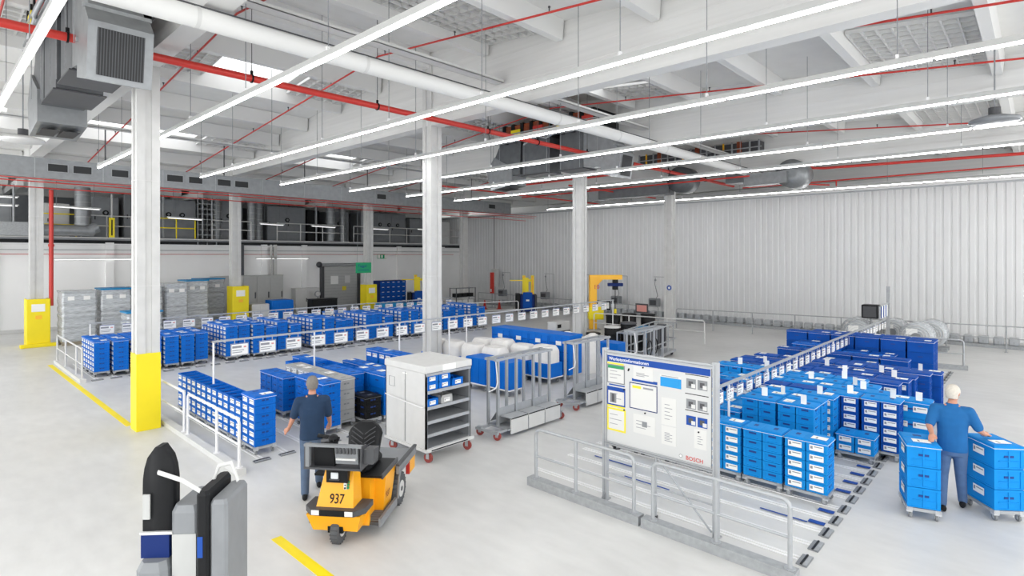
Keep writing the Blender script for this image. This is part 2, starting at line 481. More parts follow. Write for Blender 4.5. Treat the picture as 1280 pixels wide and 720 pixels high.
def stack(x, y, n, col, phrase, kind='s', ind=0, lab=True, near=False, rz=0., lid=True, cards=True, group='', open_top=False, topcard=None, cn='blue', lidcol=None):
    """one dolly at x (low side), y (low side) carrying n levels; ind = how many levels (from the top) are single crates"""
    cx, cy = x+.2, y+.3
    rot = Matrix.Rotation(rz, 4, 'Z'); T = Matrix.Translation((cx, cy, 0)) @ rot
    if near:
        d = thing('dolly', 'wheeled dolly under the %s' % phrase, 'dolly', (cx, cy, 0), rz, 'crate dollies')
        link('frame', DF, d)
        for sx in (-1, 1):
            for sy in (-1, 1): link('caster', CS, d, (sx*.15, sy*.24, 0))
    else:
        tag(link('dolly', DL, None, (cx, cy, 0), rz), 'wheeled dolly under the %s' % phrase, 'dolly', 'crate dollies')
    z0 = .158; h = HT[kind]; per = (-.148, .148) if kind in ('s', 'o') else (0,)
    for l in range(n):
        fromtop = n-l
        for q, oy in enumerate(per):
            top_open = open_top and fromtop == 1
            me = CM[col, {'s': 'o', 'b': 'ob', 'g': 'ob'}[kind] if top_open else kind]
            off = Matrix.Translation((0, oy, z0+l*h))
            if fromtop <= ind:
                side = '' if len(per) == 1 else (' aisle half' if q == 0 else ' inner half')
                o = link('crate' if True else '', me)
                o.matrix_world = T @ off
                tag(o, '%s crate, %s from top%s, %s' % (cn, nth(fromtop), side, phrase) if n > 1 else '%s crate%s, %s' % (cn, side, phrase), 'crate', group)
                N_IND[0] += 1
                if lab:
                    if len(per) == 1:
                        for u in (-.145, .145): link('card', CARDB, o, (-.193, u, h*.42))
                    else: link('card', CARD, o, (-.193, 0, .03))
            else:
                bulk(col, me, T @ off)
                if lab:
                    for u in ((-.145, .145) if len(per) == 1 else (0,)):
                        bulk(col, CARDB if len(per) == 1 else CARD, T @ off @ Matrix.Translation((-.193, u, h*.42 if len(per) == 1 else .03)))
    zt = z0+n*h-.002
    if lid and not open_top:
        lc = lidcol or col
        o = link('stack_cover', LM[lc]); o.matrix_world = T @ Matrix.Translation((0, 0, zt))
        tag(o, '%s cover on the %s' % ({'crate_grey': 'grey', 'black': 'black'}.get(lc, 'blue'), phrase), 'cover', 'flat plastic covers on the crate stacks')
        if topcard is None: topcard = R.random() < .6
        if topcard:
            c = link('card', CARDZ, o, (R.uniform(-.05, .08), R.choice((-.15, .15)), .04), R.choice((0, 0, PI/2)))
    return zt
def flush_bulk():
    for col, items in STUFF.items():
        b = MB()
        vs = []; fs = []; mi = []; slots = []
        for me, T in items:
            k = len(vs); vs += [tuple(T @ v.co) for v in me.vertices]
            for p in me.polygons:
                mt = me.materials[p.material_index]
                if mt not in slots: slots.append(mt)
                fs.append([k+i for i in p.vertices]); mi.append(slots.index(mt))
        me2 = bpy.data.meshes.new('lower crates'); me2.from_pydata(vs, [], fs)
        for mt in slots: me2.materials.append(mt)
        me2.polygons.foreach_set('material_index', mi)
        o = bpy.data.objects.new('stacked_crates', me2); C.objects.link(o)
        tag(o, {'crate_grey': 'grey crates inside the stacks, mostly hidden behind others', 'black': 'black crates low in the stacks'}.get(col, {'blueL': 'bright blue', 'blueM': 'mid blue', 'blueD': 'deep blue'}.get(col, 'blue')+' crates packed inside the stacks, mostly hidden behind others'), 'crates', None, 'stuff')

LANE = .46
# ---- block behind the notice board (tracks run along y, aisle at y = 2)
# lane: [x, y of the aisle end, colour, kind, levels aisle side, levels beyond the rail, number of stacks]
RB = [
 (0, 2.25, 'blueL', 's', 5, 5, 6), (1, 3.80, 'blueL', 's', 4, 4, 3),
 (3, 2.80, 'blueL', 's', 6, 4, 5), (4, 2.80, 'blueL', 's', 6, 4, 5),
 (5, 2.10, 'blueL', 's', 2, 4, 1), (5, 2.73, 'blueL', 's', 6, 4, 5),
 (6, 1.80, 'blueD', 's', 6, 5, 6), (7, 1.42, 'blueL', 'b', 3, 3, 1), (7, 2.05, 'blueL', 's', 6, 5, 5),
 (8, 2.30, 'blueL', 's', 6, 5, 5), (9, 2.60, 'blueL', 's', 6, 6, 5), (10, 2.1, 'blueD', 'b', 3, 3, 5),
 (11, 2.0, 'blueD', 'b', 3, 3, 6), (12, 1.95, 'blueD', 'b', 3, 3, 6), (13, 1.75, 'blueD', 's', 6, 6, 6), (14, 1.6, 'blueD', 'b', 3, 2, 5),
 (15, 3.0, 'blueM', 's', 5, 5, 3), (16, 3.0, 'blueD', 's', 5, 5, 3), (17, 2.4, 'blueD', 'b', 3, 3, 5), (18, 3.0, 'blueD', 's', 5, 5, 4), (19, 2.9, 'blueM', 's', 5, 6, 4),
 (20, 2.9, 'blueD', 's', 5, 6, 4), (21, 2.1, 'blueD', 'b', 4, 4, 6), (22, 2.1, 'blueD', 'b', 4, 4, 5), (24, 2.7, 'blueD', 'b', 3, 3, 2),
]
for (li, ys, col, kind, n1, n2, cnt) in RB:
    x = 9.05+LANE*li
    for k in range(cnt):
        y = ys+.625*k
        beyond = y > 3.95
        n = n2 if beyond else n1
        low = li == 5 and ys < 2.5
        phrase = '%s stack from aisle, %s row behind board' % (nth(k+1), nth(li+1))
        if low: phrase = 'low two-crate stack ending the sixth row'
        if li == 5 and not low: phrase = '%s tall stack, sixth row behind board' % nth(k+1)
        if li == 7 and ys < 1.5: phrase = 'stack jutting out behind the man'
        if li == 7 and ys > 1.5: phrase = '%s small-crate stack, eighth row behind board' % nth(k+1)
        ind = 0
        if li == 0: ind = 5 if k < 3 else 0
        elif li == 5 and low: ind = 2
        elif li in (3, 6): ind = 6 if k == 0 else (4 if k == 1 else 1)
        elif li in (1,): ind = 1
        elif li in (4, 5, 8): ind = 1 if k < 3 else 0
        elif kind == 'b' and k < 2: ind = n
        elif li < 10 and k < 3: ind = 1
        lab = not (li == 0 and k == 1) and (li in (0, 1, 6, 7, 10, 5) or (kind == 'b' and li in (10, 11)))
        if li in (3, 4): lab = False
        stack(x, y, n, col, phrase, kind, ind, lab, near=(li < 8 and k < 4), group='crates in the block behind the notice board',
              topcard=None, lidcol='blueL' if li < 10 and not (li == 6 and k > 1) else None)
# ---- block on the far side of the yellow-based column (left front), tracks end at y = 10.4
def srow(x, ys, spec, where, col='blueM', kind='s', indf=None, cn='blue', lab=True, near=True, step=.625, group='crates in the block behind the tow tractor', **kw):
    for k, n in enumerate(spec):
        if not n: continue
        c, kd, nn, ot = col, kind, n, False
        if isinstance(n, tuple): c, kd, nn, ot = n
        phrase = '%s stack, %s' % (nth(k+1), where)
        ind = indf(k, nn) if indf else (nn if k == 0 else 1)
        stack(x, ys+step*k, nn, c, phrase, kd, ind, lab, near, group=group, cn={'crate_grey': 'grey', 'black': 'black'}.get(c, cn), open_top=ot, **kw)
srow(4.22, 10.38, [6, ('blueM', 's', 5, True), ('blueM', 's', 5, True), ('blueM', 's', 5, True), ('blueM', 's', 5, True), ('blueM', 's', 5, True), ('blueM', 's', 5, True)], 'row beside left railing', indf=lambda k, n: n if k < 5 else 2)
srow(5.62, 10.50, [6, 6], 'row behind navy man', indf=lambda k, n: n if k == 0 else 2, lab=False)
srow(5.62, 12.3, [5, 5], 'rear row behind navy man', indf=lambda k, n: n if k == 0 else 1, lab=False)
srow(6.08, 10.72, [('crate_grey', 'g', 4, False)]*4, 'grey row behind navy man', indf=lambda k, n: n if k == 0 else 1)
srow(6.54, 10.42, [('black', 's', 3, False)], 'black pile beside grey trolley', lab=False, indf=lambda k, n: n)
srow(6.54, 11.1, [('blueM', 'b', 3, False)]*2+[('blueM', 'b', 3, True)]*3, 'row left beyond shelf trolley', indf=lambda k, n: 1, lab=False)
srow(7.0, 10.42, [('blueM', 'b', 3, False)]*2+[('blueM', 'b', 3, True)]*3+[('blueM', 's', 5, False)]*2, 'blue row beside grey trolley', indf=lambda k, n: n if k < 2 else 1, lab=False)
srow(8.1, 11.6, [('blueM', 'b', 2, False)]*4, 'row beyond shelf trolley', indf=lambda k, n: 1)
srow(8.7, 12.0, [('blueM', 'b', 3, False)]*3, 'second row beyond trolley', indf=lambda k, n: 1)
# ---- far block, tracks end at y = 20.4
FB = [(0, 6, 3), (1, 6, 3), (2, 6, 4), (3, 6, 4), (4, 6, 5), (5, 6, 4), (6, 6, 4), (8, 7, 4), (9, 7, 5), (10, 7, 6), (11, 6, 6), (12, 7, 6), (13, 6, 6),
      (15, 7, 4), (16, 7, 5), (17, 6, 3), (18, 6, 2), (20, 7, 6), (21, 7, 6), (22, 6, 4), (24, 7, 5), (25, 7, 5), (26, 6, 4), (28, 7, 5), (29, 6, 4), (30, 7, 4), (31, 6, 4), (33, 7, 5), (34, 6, 4)]
for j, (li, n, cnt) in enumerate(FB):
    x = 3.65+LANE*li
    for k in range(cnt):
        y = 20.4+.625*k+(.0 if li % 3 else .12)
        if 2.9 < x+.2 < 3.8 and False: continue
        phrase = '%s stack, %s row of far block' % (nth(k+1), nth(j+1))
        stack(x, y, n if k < 3 else n-1, 'blueM', phrase, 's', ind=(n if k == 0 and li in (0, 6) else 0), lab=True, near=False, group='crates in the far block', topcard=R.random() < .85)
flush_bulk()
b = MB(); b.box(-.001, .001, -.05, .05, 0, .15, 'paper'); b.box(-.03, .03, -.04, .04, 0, .003, 'paper'); slip = b.mesh('paper slip')
for i, (li, y, z) in enumerate([(3, 3.0, 1.08), (3, 3.7, 1.08), (4, 3.5, 1.08), (5, 3.0, 1.08), (6, 1.95, 1.08), (6, 2.6, 1.08), (7, 1.6, 1.045), (7, 2.5, 1.08), (8, 2.7, 1.08), (8, 3.5, 1.08), (9, 3.0, 1.08), (11, 2.3, 1.045), (11, 3.2, 1.045), (12, 2.6, 1.045), (12, 3.7, 1.045), (14, 2.0, 1.045), (9, 4.6, 1.08), (9, 5.2, 1.08), (11, 4.9, 1.045)]):
    tag(link('paper_slip', slip, None, (9.05+LANE*li+R.uniform(.08, .3), y, z-.003), R.uniform(-.6, .6)), 'white paper slip standing up on a cover in the %s row behind board' % nth(li+1), 'paper slip', 'paper slips standing on the covers')
print('INDIVIDUAL CRATES', N_IND[0])
# ------------------------------------------------------------------ floor tracks, kerb railings, label rails
def tracks(x0, n, y0, y1, where, plates_y=None):
    for k in range(n):
        x = x0+LANE*k
        b = MB()
        for u in (0, .07): b.box(x+u, x+u+.03, y0, y1, 0.001, .013, 'white')
        b.box(x+.03, x+.07, y0, y1, .001, .004, 'lgrey')
        tag(b.build('floor_track'), 'white steel floor track for crate dollies, '+where, 'floor track', 'floor tracks, '+where)
        b = MB(); yy = plates_y if plates_y is not None else y0
        b.box(x-.11, x+.17, yy-.075, yy+.045, 0.001, .02, 'mgrey'); b.box(x-.11, x+.17, yy-.02, yy+.0, .02, .03, 'black'); b.box(x-.1, x+.16, yy-.07, yy-.03, .02, .026, 'galv')
        tag(b.build('track_end_plate'), 'dark steel plate at the aisle end of a floor track, '+where, 'end plate', 'end plates, '+where)
tracks(7.24, 33, 2.07, 6.3, 'behind the board')
tracks(4.2, 11, 10.2, 14.9, 'left of the trolley', 10.1)
tracks(3.62, 35, 20.1, 23.6, 'under the far block', 20.05)
b = MB(); b.box(7.05, 22.3, 2.08, 2.16, .0005, .003, 'lgrey'); tag(b.build('floor_strip'), 'pale strip on the floor joining the track ends behind the board', 'floor marking')
for k, (x0, x1, y0, y1) in enumerate([(8.37, 8.47, 2.13, 2.33), (8.84, 8.94, 2.13, 2.33), (9.77, 9.87, 2.13, 2.33), (10.23, 10.33, 2.13, 2.33), (10.69, 10.79, 2.13, 2.33), (11.14, 11.24, 2.13, 2.33), (8.33, 8.36, 2.33, 2.95), (8.0, 8.03, 4.2, 5.0), (8.44, 8.47, 5.1, 5.9)]):
    b = MB(); b.box(x0, x1, y0, y1, .014, .017, 'inkb')
    tag(b.build('tape_strip'), 'blue tape strip on the floor tracks, %s from the railing' % nth(k+1), 'floor tape', 'blue tape on the tracks')
def yline(name, pts, wdt, label):
    b = MB(); (x0, y0), (x1, y1) = pts
    d = Vector((x1-x0, y1-y0, 0)).normalized()*wdt/2; n = Vector((-d.y, d.x, 0))
    b.add([(x0-n.x, y0-n.y, .003), (x0+n.x, y0+n.y, .003), (x1+n.x, y1+n.y, .003), (x1-n.x, y1-n.y, .003), (x0-n.x, y0-n.y, 0), (x0+n.x, y0+n.y, 0), (x1+n.x, y1+n.y, 0), (x1-n.x, y1-n.y, 0)],
          [(0, 3, 2, 1), (4, 5, 6, 7), (0, 1, 5, 4), (2, 3, 7, 6), (0, 4, 7, 3), (1, 2, 6, 5)], 'yellow')
    tag(b.build(name), label, 'floor marking', 'yellow floor lines')
yline('floor_line', ((3.08, 24.0), (3.15, 14.2)), .13, 'yellow floor line running from the left toward the yellow column')
yline('floor_line', ((3.2, 7.2), (3.22, 3.0)), .13, 'yellow floor line in front of the tow tractor')

def railing(name, label, pts, posts, h=.9, kerb=None, r=.024, mid=True, km='galv', ends=True, cat='railing', rmat='alu', group=None):
    """pts: two floor points; posts: fractions along"""
    a, c = Vector((*pts[0], 0)), Vector((*pts[1], 0)); d = (c-a)
    t = thing(name, label, cat, tuple(a), 0, group)
    u = d.normalized(); q = MB(); L = d.length; zb = 0 if not kerb else kerb
    p0, p1 = u*(posts[0]*L), u*(posts[-1]*L); up = Vector((0, 0, 1))
    rr = .09
    top = [p0+up*(h-rr)]+[p0+u*(rr*(1-math.cos(s)))+up*(h-rr+rr*math.sin(s)) for s in (PI/6, PI/3, PI/2)]
    top += [p1-u*(rr*(1-math.cos(s)))+up*(h-rr+rr*math.sin(s)) for s in (PI/2, PI/3, PI/6)]+[p1+up*(h-rr)]
    q.tube(top, r, rmat, 8); q.build('top_rail', t)
    if mid:
        q = MB(); q.cyl(p0+up*h*.53, p1+up*h*.53, r*.75, rmat, 8); q.build('mid_rail', t)
    for i, f in enumerate(posts):
        q = MB(); p = u*(f*L); hh = h-rr if i in (0, len(posts)-1) else h
        q.cyl(p+up*zb, p+up*hh, r*1.1, rmat, 8); q.cyl(p+up*zb, p+up*(zb+.012), r*2.6, rmat, 8); q.build('post', t)
    if kerb:
        q = MB(); n = Vector((-u.y, u.x, 0)); w_ = .075
        A = Vector((0, 0, 0))-u*.05; B = d+u*.05
        q.add([tuple(p+n*s*w_+up*z) for z in (0, kerb) for p, s in ((A, -1), (B, -1), (B, 1), (A, 1))],
              [(0, 3, 2, 1), (4, 5, 6, 7), (0, 1, 5, 4), (2, 3, 7, 6), (0, 4, 7, 3), (1, 2, 6, 5)], km)
        q.build('kerb', t)
    return t
# front railing: two lengths along x = 6.72
railing('kerb_railing', 'aluminium railing with grey kerb, left length in front of the board', ((6.74, 5.90), (6.74, 4.0)), [.04, .45, .97], .9, .13)
railing('kerb_railing', 'aluminium railing with grey kerb, right length beside the open tracks', ((6.74, 3.86), (6.74, 2.03)), [.05, .52, .985], .9, .13, km='galv')
railing('kerb_railing', 'white railing beside the left crate row behind the blurred truck', ((3.72, 9.72), (3.72, 12.4)), [.02, .4, .98], .9, .1, rmat='white', km='lgrey')
railing('kerb_railing', 'low white railing running to the yellow column', ((3.72, 12.5), (3.72, 15.9)), [.02, .5, .98], .9, .1, rmat='white', km='lgrey')
railing('kerb_railing', 'white railing at the near corner of the far crate block', ((3.3, 20.0), (3.3, 24.3)), [.02, .22, .62, .98], .95, .1, rmat='lgrey', km='lgrey')
railing('kerb_railing', 'grey railing at the far end of the deep blue crates', ((22.85, 1.75), (22.4, 4.4)), [.02, .98], .95, .14)
# guard railing in front of the corrugated wall
GP = [Vector((28.25, -.3, 0)), Vector((26.0, 13.9, 0)), Vector((25.75, 22.5, 0))]
railing('guard_railing', 'long grey guard railing in front of the corrugated wall, right part', ((28.3, -.8), (26.1, 13.3)), [i/8 for i in range(9)], .98, None, r=.022, rmat='galv')
railing('guard_railing', 'long grey guard railing in front of the corrugated wall, beyond the column', ((26.3, 14.4), (27.8, 29.5)), [i/8 for i in range(9)], .98, None, r=.022, rmat='galv')
b = MB()
b.box(-.35, .35, -1.0, 30, 0, .12, 'galv')
b.T = Matrix.Identity(4)
k = tag(b.build('wall_kerb', None, (29.4, 0, 0)), 'low grey kerb along the foot of the corrugated wall', 'kerb')
bp = MB(); bp.bevbox(-.2, .2, -.16, .16, 0, .3, .04, 'alu'); bp.box(-.21, .21, -.02, .02, 0, .16, 'galv')
bm_ = bp.mesh('bollard block')
for i in range(64):
    o = link('buffer_block', bm_, None, (29.4, -.6+.46*i, .12)); tag(o, 'grey steel buffer block on the kerb along the corrugated wall', 'buffer block', 'buffer blocks along the corrugated wall')

def label_rail(name, label, x0, x1, y, h, posts, n0, n1, step, where, ch=.22, cw=.3):
    t = thing(name, label, 'label rail', (0, y, 0))
    q = MB(); q.box(x0, x1, -.025, .025, h-.03, h+.01, 'alu'); q.build('rail', t)
    for p in posts:
        q = MB(); q.cyl((p, 0, 0), (p, 0, h-.03), .022, 'white', 8); q.box(p-.07, p+.07, -.07, .07, 0, .012, 'alu'); q.build('post', t)
    b = MB(); b.box(0, cw, -.006, .006, 0, ch, 'alu')
    for s in (-1, 1):
        b.box(.018, cw-.018, s*.006, s*.008, .018, ch-.018, 'paper'); b.box(.03, cw*.6, s*.008, s*.0085, ch*.62, ch*.8, 'ink'); b.box(cw*.72, cw-.05, s*.008, s*.0085, ch*.62, ch*.74, 'inkr')
        b.box(.03, cw-.1, s*.008, s*.0085, ch*.4, ch*.46, 'ink'); b.box(.03, cw-.14, s*.008, s*.0085, ch*.24, ch*.3, 'ink'); b.box(.012, cw-.012, s*.006, s*.0078, ch-.022, ch-.006, 'inkb')
    b.box(cw*.2, cw*.24, -.004, .004, ch, ch+.07, 'alu'); b.box(cw*.76, cw*.8, -.004, .004, ch, ch+.07, 'alu')
    me = b.mesh('lane card'); i = 0; x = n0
    while x < n1:
        i += 1
        tag(link('lane_card', me, None, (x, y, h-.03-.07-ch)), 'framed lane card hanging from the %s rail, %s from its near end' % (where, nth(i)), 'sign card', 'lane cards on the %s rail' % where)
        x += step
label_rail('label_rail', 'aluminium label rail on posts above the crates behind the board', 9.35, 24.1, 4.1, 1.36, [10.05, 12.0, 13.9, 17.0, 19.7, 22.3], 9.5, 24, .46, 'right')
label_rail('label_rail', 'long white label rail passing in front of the yellow-based column row', 4.38, 19.9, 12.95, 1.8, [4.4, 6.7, 9.2, 11.0, 11.7, 19.85], 4.75, 19.4, .62, 'middle', .27, .38)
label_rail('label_rail', 'long white label rail over the far crate block', 3.9, 19.6, 22.75, 1.42, [3.95, 8.9, 13.6, 18.5], 4.2, 19.3, .62, 'far', .3, .42)
# pole with its turned cards, far end of the right rail
t = thing('sign_pole', 'tall grey pole with a short arm of turned cards beside the wrapped rolls', 'pole', (24.6, 4.12, 0))
q = MB(); q.box(-.05, .05, -.05, .05, 0, 2.5, 'galv'); q.box(-.14, .14, -.14, .14, 0, .02, 'galv'); q.build('pole', t)
q = MB(); q.box(-1.5, 0, -.02, .02, 1.86, 1.9, 'alu'); q.box(-1.5, -1.46, -.02, .02, 1.4, 1.9, 'alu'); q.build('arm', t)
for i in range(3):
    q = MB(); q.box(-1.2+i*.4, -.95+i*.4, -.01, .01, 1.42, 1.84, 'paper'); q.box(-1.21+i*.4, -1.17+i*.4, -.012, .012, 1.42, 1.84, 'inkb'); q.build('card', t)
b = MB(); b.bevbox(-.25, .25, -.28, .28, 0, .52, .02, 'black'); b.box(-.26, -.25, -.22, .22, .05, .47, 'dgrey')
t = thing('monitor', 'black box monitor on a stand behind the label rail', 'monitor', (25.6, 4.85, 0))
b.build('casing', t, (0, 0, 1.2)); q = MB(); q.cyl((0, 0, 0), (0, 0, 1.2), .04, 'galv', 8); q.box(-.25, .25, -.25, .25, 0, .03, 'galv'); q.build('stand', t)

# ------------------------------------------------------------------ notice board (stands at x = 7.07)
t = thing('notice_board', 'white aluminium-framed notice board on posts with blue German heading', 'notice board', (7.07, 3.06, 0))
Wb = 1.70; z0, z1 = .85, 2.24     # local y 0..Wb
q = MB(); q.box(-.012, .012, .05, Wb-.05, z0+.05, z1-.05, 'boardw'); q.build('panel', t)
q = MB()
q.box(-.03, .03, 0, Wb, z1-.055, z1, 'alu'); q.box(-.03, .03, 0, Wb, z0, z0+.05, 'alu'); q.box(-.035, -.03, .02, Wb-.02, z0+.02, z0+.028, 'mgrey'); q.box(-.035, -.03, .02, Wb-.02, z1-.03, z1-.022, 'mgrey')
q.build('frame', t)
for y, nm in ((-.02, 0), (Wb-.03, 0)):
    q = MB(); q.box(-.035, .035, y-.025, y+.045, 0.02, z1+.03, 'alu'); q.box(-.037, -.035, y+.005, y+.012, .02, z1, 'mgrey'); q.box(-.13, .09, y-.03, y+.05, 0.0, .02, 'galv')
    q.add([(-.12, y, .02), (-.03, y, .02), (-.03, y, .14), (-.12, y+.02, .02), (-.03, y+.02, .02), (-.03, y+.02, .14)], [(0, 1, 2), (3, 5, 4), (0, 3, 4, 1), (1, 4, 5, 2), (0, 2, 5, 3)], 'mgrey'); q.build('post', t)
q = MB(); q.cyl((0, .85, .03), (0, .85, z0), .018, 'alu', 8); q.cyl((0, .85, 0), (0, .85, .03), .03, 'dgrey', 8); q.build('middle_post', t)
q = MB(); q.cyl((0, .80, .82), (0, .05, .06), .013, 'alu', 6); q.cyl((0, 0, .42), (0, Wb, .42), .012, 'alu', 6); q.build('brace', t)
def P_(u0, u1, v0, v1, m, d=.001, o=0.):   # u from the left edge (large y) to the right, v from the bottom, fractions
    q.box(-.0125-o-d, -.0125-o, Wb-.06-u0*(Wb-.12), Wb-.06-u1*(Wb-.12), z0+.05+v0*(z1-z0-.1), z0+.05+v1*(z1-z0-.1), m)
q = MB(); P_(.0, 1., .915, .985, 'inkb'); hd = q.build('heading', t)
tm = frame_mat((-.0145, Wb-.09, z1-.137), (0, -1, 0), (0, 0, 1))
text('heading_text', 'Werkstattinformationen', .068, 'paper', tm, hd, .0006, .98)
def sheet(lbl, u0, u1, v0, v1, border, bw=.012, lines=4, head=None, fill='boardp'):
    global q
    q = MB(); P_(u0, u1, v0, v1, border or 'boardp', .002); P_(u0+bw, u1-bw, v0+bw*1.3, v1-bw*1.3, fill, .0008, .002)
    if head: P_(u0+bw, u1-bw, v1-.045, v1-bw, head, .0006, .0028)
    for i in range(lines):
        v = v1-.07-i*(v1-v0-.1)/max(lines, 1); P_(u0+.03, u0+.03+(u1-u0-.06)*(.9 if i % 2 else .6), v-.007, v, 'ink', .0006, .0028)
    o = q.build('notice_sheet', t); o['label'] = lbl; return o
sheet('sheet in a grey frame with green heading', 0.0, .19, .67, .885, 'mgrey', .01, 3, 'inkg')
q = MB(); P_(.0, .18, .888, .905, 'inky'); P_(.02, .19, .645, .66, 'inkb'); P_(.0, .19, .40, .42, 'inky'); q.build('label_strip', t)
sheet('blue framed sheet with a grey picture', 0.0, .195, .42, .63, 'inkb', .012, 2, 'inkb')
q = MB(); P_(.03, .1, .45, .56, 'mgrey', .0006, .0035); P_(.05, .08, .46, .55, 'dgrey', .0006, .0041); q.build('picture', t)
sheet('yellow framed sheet', 0.0, .2, .13, .39, 'inky', .016, 3)
sheet('large sheet under a dark blue strip', .24, .52, .43, .72, 'navy', .008, 0)
q = MB(); P_(.265, .52, .735, .765, 'inkb'); P_(.27, .36, .66, .69, 'inky', .0006, .003); P_(.38, .48, .665, .685, 'ink', .0006, .003); q.build('strip', t)
sheet('white sheet with grey heading', .28, .48, .76, .905, None, .004, 3)
sheet('cyan framed slip', .545, .745, .73, .86, None, .004, 0)
q = MB(); P_(.55, .745, .735, .835, 'inkc', .001, .003); P_(.56, .72, .845, .852, 'ink', .001, .003); q.build('cyan_panel', t)
sheet('lower white sheet with a small dark square', .28, .5, .17, .38, None, .004, 3)
q = MB(); P_(.37, .42, .25, .31, 'mgrey', .001, .003); q.build('picture', t)
sheet('white text sheet', .56, .7, .33, .62, None, .004, 5); sheet('lower white text sheet', .56, .7, .12, .32, None, .004, 6)
for v0, lb in ((.76, 'pair of grey photographs on top'), (.55, 'second pair of grey photographs'), (.38, 'strip of blue and grey photographs')):
    q = MB(); P_(.78, .985, v0+.15 if v0 < .7 else v0+.14, v0+.158 if v0 < .7 else v0+.148, 'black')
    for u in (.79, .89):
        P_(u, u+.085, v0, v0+.1, 'mgrey' if v0 > .5 else 'inkb'); P_(u+.02, u+.06, v0+.025, v0+.075, 'dgrey', .001, .001); P_(u+.045, u+.08, v0+.01, v0+.05, 'lgrey', .001, .0015)
    o = q.build('photo_strip', t); o['label'] = lb
sheet('white notice at lower right', .86, .97, .16, .36, None, .004, 4)
for u, v in ((.235, .86), (.23, .845), (.38, .9), (.4, .405), (.9, .33), (.185, .62), (.185, .39)):
    q = MB(); yy = Wb-.06-u*(Wb-.12); zz = z0+.05+v*(z1-z0-.1); q.cyl((-.013, yy, zz), (-.024, yy, zz), .012, 'black', 8); q.build('magnet', t)
text('logo_text', 'BOSCH', .075, 'red', frame_mat((-.0145, .40, z0+.075), (0, -1, 0), (0, 0, 1)), t, .0006)
q = MB(); q.cyl((-.013, .47, z0+.105), (-.015, .47, z0+.105), .025, 'mgrey', 12); q.cyl((-.015, .47, z0+.105), (-.0155, .47, z0+.105), .018, 'paper', 12); q.build('logo_ring', t)
q = MB(); q.box(-.012, .012, 1.5, 1.54, z0-.1, z0, 'black'); q.cyl((0, 1.5, z0-.05), (0, 1.43, z0-.03), .01, 'black', 6); q.build('clamp', t)
# ------------------------------------------------------------------ grey shelf trolley
def big_caster(t, x, y, r=.085, rz=0.3, nm='caster'):
    b = MB(); b.cyl((-.02, 0, r), (.02, 0, r), r, 'redw', 16); b.cyl((-.024, 0, r), (.024, 0, r), r*.62, 'redw', 12); b.cyl((-.03, 0, r), (.03, 0, r), r*.2, 'dgrey', 8)
    w = b.build('wheel', None)
    c = MB(); c.box(-.036, -.028, -.03, .03, r*.8, r*2+.02, 'alu'); c.box(.028, .036, -.03, .03, r*.8, r*2+.02, 'alu'); c.box(-.045, .045, -.05, .05, r*2+.015, r*2+.03, 'alu')
    o = c.build(nm, t, (x, y, 0), rz); w.parent = o; return o
t = thing('shelf_trolley', 'tall light grey enclosed shelf trolley on red casters, open on one side', 'shelf trolley', (6.1, 7.8, 0))
W_, D_, zb, zt = 1.05, 1.22, .26, 1.70
q = MB(); q.bevbox(-.02, W_+.02, -.02, D_+.02, zt-.12, zt, .012, 'lgrey'); q.box(.36, .66, -.024, -.02, zt-.13, zt-.005, 'paper')
q.box(.0, W_, -.0245, -.021, zt-.125, zt-.11, 'mgrey'); q.build('top_cover', t)
q = MB(); q.box(0, .025, 0, D_, zb, zt-.12, 'lgrey')
for y in (.6,): q.box(-.006, 0, y-.004, y+.004, zb+.02, zt-.16, 'mgrey')
q.box(-.008, 0, .62, .78, zb+.02, zt-.3, 'lgrey')
for (a, c) in ((.93, .94), (1.1, 1.11)): q.box(-.004, 0, a, c, 1.22, 1.4, 'mgrey')
q.box(-.004, 0, .93, 1.11, 1.22, 1.225, 'mgrey'); q.box(-.004, 0, .93, 1.11, 1.395, 1.4, 'mgrey'); q.box(-.004, 0, .55, .68, 1.5, 1.52, 'paper')
q.build('side_panel', t)
q = MB(); q.box(W_-.02, W_, 0, D_, zb, zt-.12, 'mgrey'); q.build('side_panel', t)
q = MB(); q.box(0, .2, D_-.02, D_, zb, zt-.12, 'grey'); q.box(.2, W_, D_-.02, D_, .75, zt-.12, 'mgrey'); q.build('back_panel', t)
q = MB()
for x in (0, W_-.03): q.box(x, x+.03, 0, .03, zb, zt-.12, 'alu')
q.box(0, W_, -.01, .02, zt-.17, zt-.12, 'alu'); q.build('front_frame', t)
for z, nm in ((.5, ''), (.73, ''), (.98, ''), (1.26, '')):
    q = MB(); q.box(.025, W_-.025, .01, D_-.02, z-.02, z, 'alu'); q.box(.025, W_-.025, 0, .015, z-.045, z+.012, 'alu'); q.build('shelf', t)
q = MB(); q.box(-.02, W_+.06, -.03, D_+.02, zb-.055, zb, 'lgrey'); q.box(.1, .95, -.034, -.03, zb-.045, zb-.025, 'black'); q.box(.02, W_-.02, 0, D_, zb, zb+.01, 'steelw')
q.box(-.02, .04, -.03, D_+.02, .2, zb-.05, 'mgrey'); q.build('base_frame', t)
q = MB(); q.tube([(0, .05, 1.0), (-.05, .05, 1.0), (-.06, .1, 1.0), (-.06, 1.1, 1.06), (-.05, 1.16, 1.06), (0, 1.16, 1.06)], .011, 'white', 6); q.build('handle', t)
for x, y in ((.1, .06), (W_-.03, .06), (.1, D_-.1), (W_-.05, D_-.1)): big_caster(t, x, y)
